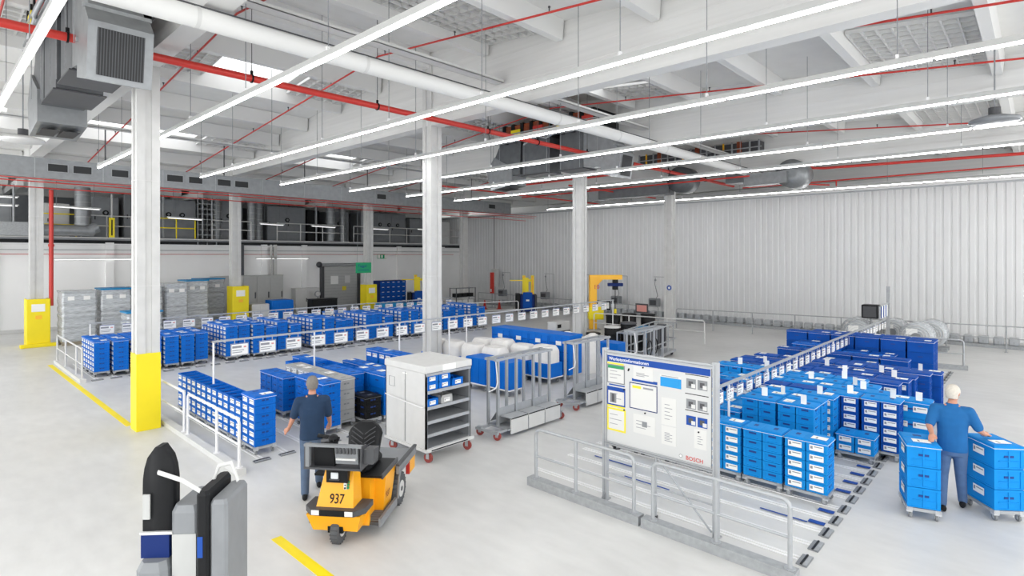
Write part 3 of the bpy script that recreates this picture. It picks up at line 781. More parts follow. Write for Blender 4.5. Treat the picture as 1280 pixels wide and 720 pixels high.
# small crates on its shelves
SC = crate_mesh('small crate blue', .3, .27, .135, 'blueM', True); SG = crate_mesh('small crate grey', .3, .27, .15, 'crate_grey', True)
for i, (x, z, me, c, lb) in enumerate([(.165, 1.262, SC, 'blue', 'left of the lower pair'), (.165, 1.402, SC, 'blue', 'stacked on the left one'), (.45, 1.262, SC, 'blue', 'in the middle'), (.45, 1.402, SC, 'blue', 'stacked on the middle one'), (.76, 1.262, SC, 'blue', 'at the right'), (.17, .982, SC, 'blue', 'on the second shelf'), (.5, .982, SG, 'pale grey', 'on the second shelf beside the blue one')]):
    o = link('small_crate', me, None, (6.1+x, 7.98, z), PI/2); c_ = link('card', CARD, o, (-.151, 0, .03)); c_.scale = (1, .7, .8)
    tag(o, 'small %s crate on the upper shelf of the grey trolley, %s' % (c, lb) if z > 1.2 else 'small %s crate %s of the grey trolley' % (c, lb) , 'crate', 'small crates in the grey trolley')
q = MB(); q.tube([(0, 0, .9), (0, .1, 1.25), (-.03, .15, 1.3), (-.2, .2, 1.3)], .015, 'white', 6)
# ------------------------------------------------------------------ post carts behind the trolley
def post_cart(lb, x, y, n, L):
    t = thing('post_cart', lb, 'cart', (x, y, 0), 0)
    q = MB(); q.box(0, L, 0, .62, .14, .17, 'alu')
    q.box(-.3, 0, .03, .1, .13, .17, 'alu'); q.box(-.3, 0, .5, .57, .13, .17, 'alu'); q.box(-.32, -.26, 0, .62, .12, .17, 'alu'); q.build('base_frame', t)
    for i in range(n):
        a = .08+i*(L-.1)/n; e = a+(L-.1)/n-.03
        q = MB(); q.box(a, e, -.01, .02, .06, .37, 'lgrey'); q.box(a, e, -.014, -.01, .35, .372, 'black'); q.box(e, e+.02, -.012, .0, .06, .3, 'mgrey')
        q.box(a, e, 0, .3, .36, .375, 'alu'); q.build('bin', t)
        q = MB(); q.box(a, e-.04, .33, .345, .2, .52, 'alu'); q.add([(a, .345, .52), (e-.04, .345, .52), (e-.04, .6, .2), (a, .6, .2)], [(0, 1, 2, 3)], 'alu'); q.build('divider', t)
    xs = []
    for i in range(n+1):
        u = min(L-.02, .03+i*(L-.06)/n); xs.append(u)
        for v in (.32, .6):
            q = MB(); q.box(u-.025, u+.025, v-.025, v+.025, .17, 1.5, 'alu'); q.box(u-.03, u-.025, v-.005, v+.005, .2, 1.49, 'mgrey'); q.build('post', t)
    for v in (.32, .6):
        q = MB(); q.box(-.05, L+.05, v-.03, v+.03, 1.49, 1.54, 'alu'); q.build('top_rail', t)
    q = MB(); q.box(.0, .06, .3, .62, 1.49, 1.54, 'alu'); q.box(L-.06, L, .3, .62, 1.49, 1.54, 'alu'); q.build('cross_rail', t)
    for cx, cy in ((-.25, .06), (-.25, .55), (L+.06, .06), (L+.06, .55)): big_caster(t, cx, cy, .08, .4)
    q = MB(); q.tube([(-.05, .3, 1.49), (-.1, .2, 1.1), (-.2, .15, 1.0), (-.35, .2, .95)], .012, 'white', 6); q.build('handle', t)
    return t
post_cart('aluminium cart with upright posts and three bins, next to the shelf trolley', 8.12, 7.75, 3, 1.7)
post_cart('aluminium cart with upright posts, coupled behind the first post cart', 10.9, 7.9, 3, 1.5)
post_cart('aluminium post cart last in the row, half hidden by the board', 13.7, 7.9, 3, 1.6)

# ------------------------------------------------------------------ yellow tow tractor
HD = math.atan2(.6, .8)
t = thing('tow_tractor', 'yellow three-wheeled electric tow tractor numbered 937 with black seat', 'tow tractor', (3.57, 6.41, 0), HD)
# local: x points rearward, y to the picture's left
def frus(b, lo, hi, m):   # lo/hi = (x0,x1,y0,y1,z)
    b.loft([[(l[0], l[2], l[4]), (l[1], l[2], l[4]), (l[1], l[3], l[4]), (l[0], l[3], l[4])] for l in (lo, hi)], m)
q = MB()
frus(q, (.06, .34, -.23, .25, .50), (.22, .42, -.17, .18, 1.0), 'amber')
frus(q, (.04, .34, -.25, .27, .46), (.06, .34, -.23, .25, .50), 'amber'); q.build('front_cowl', t)
q = MB(); frus(q, (.07, .3, -.28, .3, .19), (.0, .34, -.34, .36, .41), 'amber'); q.box(.3, .36, -.34, .36, .16, .41, 'amber'); q.build('front_skirt', t)
q = MB(); poly = [(-.04, -.27), (.08, -.385), (.34, -.385), (.34, .40), (.08, .40), (-.04, .28)]
q.prism(poly, 'z', .42, .49, 'dgrey'); q.box(-.046, -.04, -.16, .17, .42, .495, 'black'); bmp = q.build('bumper', t)
for y in (.22, -.21):
    q = MB(); q.box(-.048, -.041, y-.05, y+.05, .43, .485, 'paper'); q.build('reflector', bmp)
sd = Vector((.16, 0, .50)).normalized()
text('fleet_number', '937', .16, 'black', Matrix.Translation((-.008, 0, 0)) @ frame_mat((.075, .09, .535), (0, -1, 0), sd), t, .002, .8)
q = MB(); cx_ = lambda z: .052+.32*(z-.5)
for k in range(3):
    z = .7+.034*k
    q.box(cx_(z)-.006, cx_(z)+.03, -.15, -.125, z, z+.026, 'inkg'); q.box(cx_(z)-.009, cx_(z)+.03, -.106, -.09, z, z+.02, 'black')
q.box(cx_(.75)-.012, cx_(.75)+.03, -.115, -.08, .69, .8, 'paper'); q.build('decal', t)
q = MB(); q.prism([(.22, .78), (.1, .78), (.1, .97), (.26, .99)], 'y', -.14, .14, 'black'); hl = q.build('headlamp_housing', t)
q = MB(); q.bevbox(.085, .105, -.02, .08, .83, .91, .01, 'glass'); q.box(.08, .1, -.035, .095, .815, .83, 'dgrey'); q.build('headlamp', hl)
for y in (-.18, .17):
    q = MB(); q.cyl((.16, y, .95), (.13, y, .95), .028, 'red', 10); q.build('indicator', t)
# console tray
q = MB(); q.box(-.04, .36, -.37, .37, .99, 1.015, 'dgrey')
for y in (.355, -.37): q.prism([(-.04, 1.015), (.36, 1.015), (.36, 1.05), (.14, 1.27), (-.02, 1.29)], 'y', y, y+.015, 'dgrey')
q.build('console_tray', t)
q = MB(); q.prism([(.03, 1.015), (.2, 1.015), (.14, 1.25), (.0, 1.27)], 'y', .0, .26, 'black'); q.box(-.04, .02, -.37, .37, 1.27, 1.30, 'mgrey'); q.box(-.04, .02, .3, .35, 1.02, 1.27, 'mgrey'); q.build('instrument_panel', t)
q = MB(); q.prism([(.0, 1.06), (.12, 1.06), (.08, 1.26), (-.04, 1.28)], 'y', -.32, -.03, 'mgrey')
for k in range(6): q.box(-.055, -.02, -.3+.045*k, -.275+.045*k, 1.2, 1.27, 'dgrey')
q.box(-.05, .0, -.3, -.05, 1.12, 1.14, 'lgrey'); q.build('battery_gauge', t)
q = MB(); q.prism([(.02, 1.06), (.2, 1.05), (.24, 1.22), (.04, 1.24)], 'y', -.50, -.375, 'dgrey'); q.build('side_box', t)
q = MB(); q.cyl((.1, .1, 1.2), (.14, .1, 1.33), .1, 'black', 14); q.cyl((.12, -.02, 1.33), (.12, .26, 1.36), .025, 'black', 8); q.cyl((.06, .18, 1.31), (.06, .02, 1.34), .03, 'dgrey', 8); q.ball((.1, .05, 1.34), (.08, .06, .05), 'black'); q.build('steering_head', t)
# footwell, battery body
q = MB(); q.box(.34, 1.0, -.46, .46, .15, .19, 'dgrey')
for k in range(14): q.box(.38+.04*k, .395+.04*k, -.45, -.28, .19, .196, 'mgrey')
q.build('step_plate', t)
q = MB(); q.box(.34, 1.0, -.49, -.455, .13, .235, 'mgrey'); q.box(.34, 1.0, .455, .49, .13, .235, 'mgrey'); q.build('step_edge', t)
q = MB(); q.box(.5, .94, -.28, .3, .19, .72, 'amber'); frus(q, (.68, 1.0, -.40, .42, .19), (.68, 1.12, -.44, .44, .72), 'amber'); q.build('battery_box', t)
text('side_number', '937', .12, 'orange', frame_mat((.99, -.418, .35), (1, 0, 0), (0, -.07, 1)) @ Matrix.Translation((-.28, 0, .01)), t, .001, .8)
q = MB(); q.box(.44, 1.1, -.46, .46, .72, .75, 'black'); q.box(.46, 1.1, -.47, -.45, .70, .765, 'dgrey'); q.build('seat_deck', t)
# seat
q = MB()
q.loft([[(x, y*s, z) for x, y in ((.5, -.22), (.58, -.27), (1.0, -.27), (1.06, -.22), (1.06, .2), (1.0, .25), (.58, .25), (.5, .2))] for s, z in ((.85, .75), (1, .79), (1, .84), (.86, .88))], 'black', False)
q.build('seat', t)
q = MB()
rg = []
for k in range(9):
    f = k/8; z = .84+.42*f; wv = .25*math.sqrt(max(.12, 1-((f-.5)/.52)**2)) if f > .5 else .25-.03*(1-f); xo = 1.0+.13*f
    th = .065 if f < .9 else .045
    rg.append([(xo-th, y, z) for y in (-wv*.8, wv*.8)]+[(xo-th*.5, wv, z), (xo+th*.5, wv, z)]+[(xo+th, y, z) for y in (wv*.8, -wv*.8)]+[(xo+th*.5, -wv, z), (xo-th*.5, -wv, z)])
q.loft(rg, 'black', True)
for s in (-1, 1):
    for k in range(4):
        z = .95+.06*k; xo = 1.0+.13*(z-.84)/.42-.07
        q.tube([(xo, s*.01, z-.03), (xo, s*.09, z+.03), (xo+.005, s*.17, z+.08)], .007, 'dgrey', 5)
q.build('seat_back', t)
# rear platform
q = MB(); q.box(1.1, 1.88, -.46, .46, .56, .62, 'dgrey')
q.box(1.1, 1.88, -.45, .45, .62, .625, 'mgrey'); q.build('load_deck', t)
q = MB()
for y in (-.5, .46): q.box(1.05, 1.92, y, y+.04, .54, .66, 'mgrey'); 
for y in (-.505, .46): q.box(1.05, 1.92, y-.002, y+.047, .65, .68, 'dgrey')
q.build('side_rail', t)
q = MB(); q.box(1.6, 1.88, -.49, -.44, .34, .56, 'amber'); q.box(1.6, 1.88, .44, .49, .34, .56, 'amber'); q.box(1.84, 1.88, -.44, .44, .38, .56, 'amber'); q.box(1.57, 1.6, -.495, -.44, .34, .56, 'red'); q.build('rear_fender', t)
q = MB(); q.tube([(1.0, -.5, .22), (1.06, -.5, .5), (1.12, -.5, .56), (1.5, -.5, .56)], .016, 'mgrey', 6); q.build('wheel_arch', t)
def wheel(b, x, y, r, wd, side=1):
    b.lathe([(.02, -wd/2), (r*.55, -wd/2), (r*.62, -wd/2-.004), (r*.93, -wd/2), (r, -wd/2+.02), (r, wd/2-.02), (r*.93, wd/2), (r*.62, wd/2+.004), (r*.55, wd/2), (.02, wd/2)], (x, y, r), 'rubber', 24, 'y')
    b.cyl((x, y-wd/2-.006, r), (x, y+wd/2+.006, r), r*.5, 'lgrey', 16); b.cyl((x, y-wd/2-.012, r), (x, y+wd/2+.012, r), r*.16, 'dgrey', 8)
    for k in range(20):
        a = 2*PI*k/20; u = Vector((math.cos(a), 0, math.sin(a))); c = Vector((x, y, r))+u*(r-.002)
        b.cyl(tuple(c+Vector((0, -wd/2, 0))), tuple(c+Vector((0, wd/2, 0))), .008, 'dgrey', 4)
for (x, y, r, wd) in ((1.32, -.39, .23, .12), (1.32, .39, .23, .12), (.16, 0, .17, .1)):
    q = MB(); wheel(q, x, y, r, wd); q.build('wheel', t)
q = MB(); q.box(.08, .24, -.075, -.055, .15, .3, 'dgrey'); q.box(.08, .24, .055, .075, .15, .3, 'dgrey'); q.box(.05, .3, -.1, .1, .17, .3, 'dgrey' if False else 'black'); q.build('wheel_fork', t)
q = MB(); q.box(1.92, 2.05, -.06, .06, .3, .4, 'dgrey'); q.build('tow_hitch', t)

# ------------------------------------------------------------------ grey reach truck passing close to the camera (blurred in the photo)
t = thing('reach_truck', 'grey and black stand-on truck in the foreground, cut off by the bottom edge', 'truck', (1.57, 5.07, 0), math.radians(-43)); t.scale = (.68, .7, 1.1)
q = MB(); q.bevbox(-.52, -.17, -.3, .45, .12, 1.12, .06, 'mgrey'); q.box(-.5, -.2, -.31, -.3, .2, 1.0, 'dgrey'); q.build('battery_body', t)
q = MB()
rg = []
for k in range(9):
    f = k/8; z = 1.3+.62*f; wv = .17*math.sqrt(max(.03, 1-max(0, (f-.55)/.45)**2))
    rg.append([(-.34-wv, -.14, z), (-.34+wv, -.14, z), (-.34+wv, .02, z), (-.34-wv, .02, z)])
q.loft(rg, 'black', True); q.box(-.5, -.42, -.16, -.14, 1.4, 1.58, 'grey'); q.build('backrest', t)
q = MB(); q.box(-.52, -.2, -.16, .02, 1.12, 1.3, 'navy'); q.box(-.53, -.16, -.17, .03, 1.29, 1.31, 'lgrey'); q.build('armrest_box', t)
q = MB(); q.bevbox(-.17, .16, -.2, .4, .1, 1.5, .05, 'mgrey'); q.box(-.14, .13, -.21, -.2, .5, 1.3, 'grey'); q.build('cabin_panel', t)
q = MB(); q.bevbox(.16, .3, -.28, .35, .1, 1.62, .03, 'black'); q.box(.18, .24, -.285, -.28, 1.15, 1.3, 'inkb'); q.build('control_column', t)
q = MB(); q.bevbox(.3, .5, -.25, .35, .1, 1.55, .03, 'mgrey'); q.build('mast_cover', t)
q = MB(); q.tube([(-.3, -.2, 1.75), (.0, -.25, 1.7), (.2, -.25, 1.62)], .018, 'lgrey', 8); q.tube([(.18, .1, 1.6), (.25, .1, 1.72), (.4, .1, 1.74), (.48, .1, 1.6)], .02, 'lgrey', 8); q.build('grab_bar', t)
q = MB(); q.bevbox(-.56, .52, -.35, .5, .1, .2, .02, 'dgrey'); q.build('chassis', t)
for x in (-.38, .32):
    for y in (-.22, .38):
        q = MB(); q.cyl((x, y-.05, .1), (x, y+.05, .1), .1, 'rubber', 14); q.build('wheel', t)

# ------------------------------------------------------------------ two blue crate carts with the man on the right
def cart_stack(nm, x, y, rz, n, lab):
    t = thing('dolly', 'wheeled dolly under the crates %s' % nm, 'dolly', (x, y, 0), rz)
    link('frame', DF, t)
    for sx in (-1, 1):
        for sy in (-1, 1): link('caster', CS, t, (sx*.15, sy*.24, 0))
    T = Matrix.Translation((x, y, 0)) @ Matrix.Rotation(rz, 4, 'Z')
    for l in range(n):
        o = link('large_crate', CM['blueL', 'b']); o.matrix_world = T @ Matrix.Translation((0, 0, .158+.282*l))
        tag(o, 'bright blue large crate, %s from bottom, %s' % (nth(l+1), nm), 'crate', 'crates on the two moving dollies')
        link('card', CARDB, o, (-.193, 0, .12))
    o = link('stack_cover', LM['blueL']); o.matrix_world = T @ Matrix.Translation((0, 0, .158+.282*n)); tag(o, 'blue cover on the crates %s' % nm, 'cover')
    link('card', CARDZ, o, (0, -.12, .04), PI/2)
cart_stack('under the hand of the man', 9.80, 1.27, math.radians(-72), 3, 1)
cart_stack('the man pulls behind him', 10.48, .50, math.radians(-52), 3, 1)
# ------------------------------------------------------------------ people
def ell(b, rows, mt, n=20):
    rs = []
    for (z, cx, cy, rx, ry) in rows:
        rs.append([(cx+rx*math.copysign(abs(math.cos(a))**.85, math.cos(a)), cy+ry*math.copysign(abs(math.sin(a))**.85, math.sin(a)), z) for a in [2*PI*i/n for i in range(n)]])
    b.loft(rs, mt, True)
def limb(b, pts, rad, mt, n=12):
    P = [Vector(p) for p in pts]; q = []; r = []
    for i in range(len(P)-1):
        for k in range(4):
            f = k/4; q.append(P[i].lerp(P[i+1], f)); r.append(rad[i]*(1-f)+rad[i+1]*f)
    q.append(P[-1]); r.append(rad[-1])
    b.tube(q, 0, mt, n, radii=r)
    for p, rr in zip(P, rad): b.ball(p, rr*.98, mt, 12, 8)
def hand(b, wrist, d, up, mt, side, curl=.5):
    """palm along d, back of the hand towards up, thumb on the given side"""
    w = Vector(wrist); d = Vector(d).normalized(); up = Vector(up); up = (up-d*up.dot(d)).normalized(); s = d.cross(up)*side
    b.tube([w, w+d*.03, w+d*.06, w+d*.09], 0, mt, 10, radii=[.026, .033, .037, .033])
    for k, (o, L) in enumerate([(-.028, .066), (-.01, .08), (.01, .077), (.028, .062)]):
        p = w+d*.075+s*o; a = p+d*L*.45-up*curl*.012; c = a+d*L*.35-up*curl*.028; e = c+d*L*.25-up*curl*.03
        b.tube([p, a, c, e], 0, mt, 8, radii=[.0105, .0098, .009, .0075])
    p = w+d*.02-s*.026; b.tube([p, p+d*.028-s*.022-up*.004, p+d*.06-s*.03-up*.012, p+d*.08-s*.027-up*.016], 0, mt, 8, radii=[.014, .013, .0115, .0085])
def remesh(o, v):
    m = o.modifiers.new('skin', 'REMESH'); m.mode = 'VOXEL'; m.voxel_size = v; m.use_smooth_shade = True
    s = o.modifiers.new('soft', 'SMOOTH'); s.factor = .5; s.iterations = 3
    return o
def person(label, loc, rz, J, shirt, trousers, hair, headturn, ht=1.8, bald=False, grp=None):
    t = thing('person', label, 'person', loc, rz, grp)
    S = ht/1.8
    b = MB()
    hx, hy, hz = J['head']; lean = J.get('lean', 0)
    # body
    ell(b, [(.90, 0, 0, .09, .135), (.98, 0, 0, .105, .15), (1.08, .0, 0, .10, .14), (1.2, lean*.3, 0, .105, .15), (1.32, lean*.6, 0, .11, .17), (1.42, lean*.9, 0, .10, .18), (1.48, lean, 0, .075, .13), (1.52, lean, 0, .055, .07)], 'skin')
    b.tube([(lean, 0, 1.46), (lean*1.1, 0, 1.52), (hx-.01, hy, hz-.10)], 0, 'skin', 12, radii=[.07, .058, .056])
    T0 = b.T
    b.T = Matrix.Translation((hx, hy, hz)) @ Matrix.Rotation(headturn[0], 4, 'Z') @ Matrix.Rotation(headturn[1], 4, 'Y')
    b.ball((0, 0, .02), (.098, .078, .10), 'skin', 20, 14); b.ball((.03, 0, -.045), (.068, .058, .075), 'skin', 16, 10)
    b.tube([(.088, 0, .02), (.108, 0, -.01), (.114, 0, -.028), (.095, 0, -.035)], 0, 'skin', 8, radii=[.009, .012, .015, .009])
    b.ball((.088, 0, -.065), (.012, .026, .009), 'skin', 10, 6); b.ball((.075, 0, -.1), (.02, .025, .018), 'skin', 10, 6)
    for s in (-1, 1):
        b.ball((-.005, s*.079, .0), (.018, .012, .032), 'skin', 10, 8); b.ball((.083, s*.03, .035), (.014, .02, .007), 'skin', 8, 6)
    b.T = T0
    for s, k in ((1, 'l'), (-1, 'r')):
        sh, el, wr = J['sh'+k], J['el'+k], J['wr'+k]
        limb(b, [sh, el, wr], [.052, .043, .027], 'skin')
        d = Vector(J.get('hd'+k, (0, 0, -1))); hand(b, wr, d, J.get('hu'+k, (0, s, 0)), 'skin', 1 if k == 'l' else -1, J.get('curl', .6))
        limb(b, [(0, s*.09, .92), J['kn'+k], J['an'+k]], [.08, .054, .04], 'skin')
        a = Vector(J['an'+k]); fd = Vector(J.get('fd'+k, (1, 0, 0))).normalized()
        b.ball(a+fd*.05+Vector((0, 0, -.035)), (.06, .035, .03), 'skin')
    body = b.build('body', t); remesh(body, .0075)
    # face details
    f = MB(); f.T = Matrix.Translation((hx, hy, hz)) @ Matrix.Rotation(headturn[0], 4, 'Z') @ Matrix.Rotation(headturn[1], 4, 'Y')
    for s in (-1, 1): f.ball((.088, s*.03, .018), (.008, .013, .008), 'paper', 8, 6); f.ball((.0945, s*.03, .018), (.003, .006, .006), 'black', 8, 6)
    f.build('eyes', t)
    # hair
    h = MB(); h.T = Matrix.Translation((hx, hy, hz)) @ Matrix.Rotation(headturn[0], 4, 'Z') @ Matrix.Rotation(headturn[1]-.32, 4, 'Y')
    n = 22; rs = []
    for k in range(10):
        th = PI/2*1.12*(1-k/9); cr = max(math.cos(PI/2-th) if True else 0, .02)
        rs.append([(.106*cr*math.cos(2*PI*i/n)-.004, .088*cr*math.sin(2*PI*i/n), .022+.108*math.cos(th)) for i in range(n)])
    h.loft(rs, hair, True)
    rs = []
    for k in range(6):   # back of the head
        z = .03-.10*k/5; r = 1-.1*(k/5)**2
        rs.append([(-.006+.103*r*math.cos(a), .087*r*math.sin(a), z) for a in [PI*.56+PI*.88*i/12 for i in range(13)]]+[(-.006+.085*r*math.cos(a), .07*r*math.sin(a), z) for a in [PI*.56+PI*.88*i/12 for i in range(12, -1, -1)]])
    h.loft(rs, hair, True)
    remesh(h.build('hair', t), .009)
    # shirt
    c = MB()
    ell(c, [(.86, .0, 0, .128, .178), (.90, .0, 0, .132, .182), (.98, 0, 0, .13, .178), (1.1, lean*.1, 0, .13, .175), (1.22, lean*.3, 0, .133, .182), (1.34, lean*.6, 0, .137, .197), (1.42, lean*.9, 0, .122, .20), (1.475, lean, 0, .09, .155), (1.50, lean, 0, .07, .085), (1.515, lean, 0, .065, .075)], shirt)
    for s, k in ((1, 'l'), (-1, 'r')):
        sh, el = Vector(J['sh'+k]), Vector(J['el'+k]); e = sh.lerp(el, .86)
        limb(c, [(lean*.8, s*.08, 1.42), tuple(sh), tuple(e)], [.085, .078, .066], shirt)
    c.tube([(lean, 0, 1.49), (lean*1.05, 0, 1.53)], 0, shirt, 16, radii=[.082, .074])
    remesh(c.build('shirt', t), .011)
    # trousers
    c = MB(); ell(c, [(.80, 0, 0, .10, .15), (.86, 0, 0, .118, .17), (.95, 0, 0, .115, .165), (1.0, 0, 0, .108, .158)], trousers)
    for s, k in ((1, 'l'), (-1, 'r')):
        an = Vector(J['an'+k]); limb(c, [(0, s*.085, .90), J['kn'+k], tuple(an+Vector((0, 0, .0)))], [.098, .072, .058], trousers)
    remesh(c.build('trousers', t), .011)
    q = MB(); 
    for k in ('l', 'r'):
        q = MB(); a = Vector(J['an'+k]); fd = Vector(J.get('fd'+k, (1, 0, 0))).normalized(); a2 = a+Vector((0, 0, -.075+.0))
        sd = Vector((-fd.y, fd.x, 0)); rings = []
        for (u, wd, hh) in ((-.085, .028, .06), (-.07, .038, .085), (-.01, .042, .10), (.05, .046, .075), (.12, .05, .055), (.165, .042, .045), (.19, .025, .03)):
            base = a+fd*u; base.z = max(0.0, a.z-.085) if fd.z >= 0 else a.z-.085
            base.z += fd.z*u if False else 0
            rings.append([tuple(base+sd*(wd*math.cos(p))+Vector((0, 0, hh/2+hh/2*math.sin(p)))) for p in [2*PI*i/12 for i in range(12)]])
        q.loft(rings, 'black', True); q.build('shoe', t)
    return t
person('man in blue polo shirt and jeans, white hair, pushing two blue crate stacks', (10.17, .93, 0), math.radians(8), dict(
    head=(.06, -.01, 1.67), lean=.03, shl=(.02, .19, 1.43), shr=(.02, -.19, 1.43), ell=(-.14, .27, 1.21), elr=(.0, -.30, 1.2),
    wrl=(-.31, .24, 1.13), wrr=(.14, -.36, 1.12), hdl=(-1, .1, -.25), hul=(0, 0, 1), hdr=(.8, -.3, -.1), hur=(0, 0, 1),
    knl=(.02, .11, .50), knr=(.12, -.1, .52), anl=(-.05, .12, .09), anr=(.22, -.13, .10), fdl=(1, .25, 0), fdr=(1, -.1, 0)), 'shirtb', 'jeans', 'hairw', (-.5, .3), 1.8)
person('man in navy t-shirt and grey-blue jeans, seen from behind beside the tow tractor', (4.15, 8.09, 0), math.radians(62), dict(
    head=(.05, 0, 1.68), lean=.03, shl=(.01, .19, 1.43), shr=(.01, -.19, 1.43), ell=(.06, .27, 1.19), elr=(.08, -.24, 1.17),
    wrl=(.16, .34, 1.0), wrr=(.2, -.26, 1.02), hdl=(.5, .5, -.5), hul=(0, 1, .3), hdr=(.6, .1, -.7), hur=(0, -1, .3),
    knl=(.04, .1, .49), knr=(.14, -.1, .51), anl=(-.12, .1, .09), anr=(.28, -.1, .10)), 'shirtn', 'jeansg', 'hairg', (.1, .25), 1.8)
# ------------------------------------------------------------------ pipes, trays, ducts under the roof
def tagged(b, name, label, cat, group=None, loc=None):
    return tag(b.build(name, None, loc), label, cat, group)
b = MB(); b.cyl((-4, 9.65, 7.38), (30, 9.65, 7.38), .165, 'purlin', 20)
for x in range(-3, 30, 3): b.cyl((x, 9.65, 7.38), (x+.06, 9.65, 7.38), .17, 'lgrey', 20)
t = thing('round_pipe', 'thick pale round pipe crossing the hall just under the girders', 'pipe')
b.build('pipe', t); q = MB(); q.box(-4, 30, 9.62, 9.72, 7.545, 7.575, 'dgrey'); q.build('top_strip', t)  # dark grey strip along the top of the pipe
t = thing('main_sprinkler_pipe', 'thick red sprinkler main crossing the hall under the roof', 'pipe')
b = MB(); b.cyl((-4, 12.2, 7.4), (30.5, 12.2, 7.4), .075, 'red', 12); b.build('pipe', t)
for x in (1.8, 4.9, 8.0, 11.9, 14.2, 17, 20.1, 23.2, 27):
    q = MB(); q.cyl((x, 12.2, 7.45), (x, 12.2, roofz(12.2)), .008, 'dgrey', 4); q.cyl((x-.015, 12.2, 7.4), (x+.015, 12.2, 7.4), .095, 'black', 12); q.cyl((x, 12.2, 7.47), (x, 12.2, 7.56), .03, 'black', 6); q.build('hanger', t)
for i, x in enumerate((1.3, 5.2, 9.1, 13.0, 16.9, 20.8, 24.8, 28.7)):
    t = thing('sprinkler_branch', 'thin red sprinkler branch pipe following the roof slope, %s from upper left' % nth(i+1), 'pipe', (x, 0, 0), 0, 'sprinkler branch pipes')
    b = MB()
    b.tube([(0, YN, roofz(YN)-.56), (0, RY0, roofz(RY0)-.56), (0, 34, roofz(34)-.56)], .025, 'red', 8); b.build('pipe', t)
    q = MB()
    for k in range(13):
        y = -4.5+3.0*k; z = roofz(y)-.56
        q.cyl((0, y, z), (0, y, z+.1), .015, 'dgrey', 5); q.cyl((0, y, z+.1), (0, y, z+.13), .028, 'dgrey', 6)
    q.build('sprinkler_heads', t)
# a thicker red line near the right wall with its drops
t = thing('red_pipe_run', 'thick red pipe run above the corrugated wall with short drops', 'pipe')
b = MB(); b.tube([(27.2, -5, 7.15), (27.2, 6.9, 7.45), (27.2, 7.35, 7.5), (26.6, 7.6, 7.9)], .06, 'red', 10); b.build('pipe', t)
q = MB(); q.cyl((26.5, 10.4, 7.1), (30.8, 7.6, 7.1), .035, 'red', 8); q.cyl((28.9, 8.8, 7.1), (28.9, 8.8, 7.55), .035, 'red', 8); q.cyl((30, -5, 7.2), (30, 11.5, 7.2), .035, 'red', 8); q.cyl((30, 7.1, 7.2), (30, 7.1, 6.9), .03, 'red', 8); q.build('branch', t)
t = thing('red_pipe_run', 'red pipes crossing beneath the roof behind the middle columns', 'pipe')
b = MB(); b.cyl((20.5, 19, 7.1), (20.5, 13.2, 7.1), .045, 'red', 8); b.cyl((17, 20.5, 6.9), (30, 20.5, 6.9), .04, 'red', 8); b.cyl((24.2, 22, 7.0), (24.2, 9, 7.0), .035, 'red', 8); b.cyl((21.5, 16.5, 7.0), (29.8, 16.5, 7.0), .04, 'red', 8); b.build('pipe', t)
# cable trays lying between the girders
for g in range(0, 4):
    xa, xb = GX[g]+.25, GX[g+1]-.25
    for k, (y, z) in enumerate(((10.6, 8.25), (23.5, 8.0))):
        b = MB(); b.box(xa, xb, y-.15, y+.15, z, z+.015, 'lgrey'); b.box(xa, xb, y-.15, y-.14, z, z+.08, 'lgrey'); b.box(xa, xb, y+.14, y+.15, z, z+.08, 'lgrey'); b.box(xa, xb, y-.12, y+.12, z+.015, z+.06, 'dgrey')
        tagged(b, 'cable_tray', 'long cable tray between two girders, %s bay, %s' % (nth(g+1), 'before the ridge' if k == 0 else 'toward the mezzanine'), 'cable tray', 'cable trays under the roof')
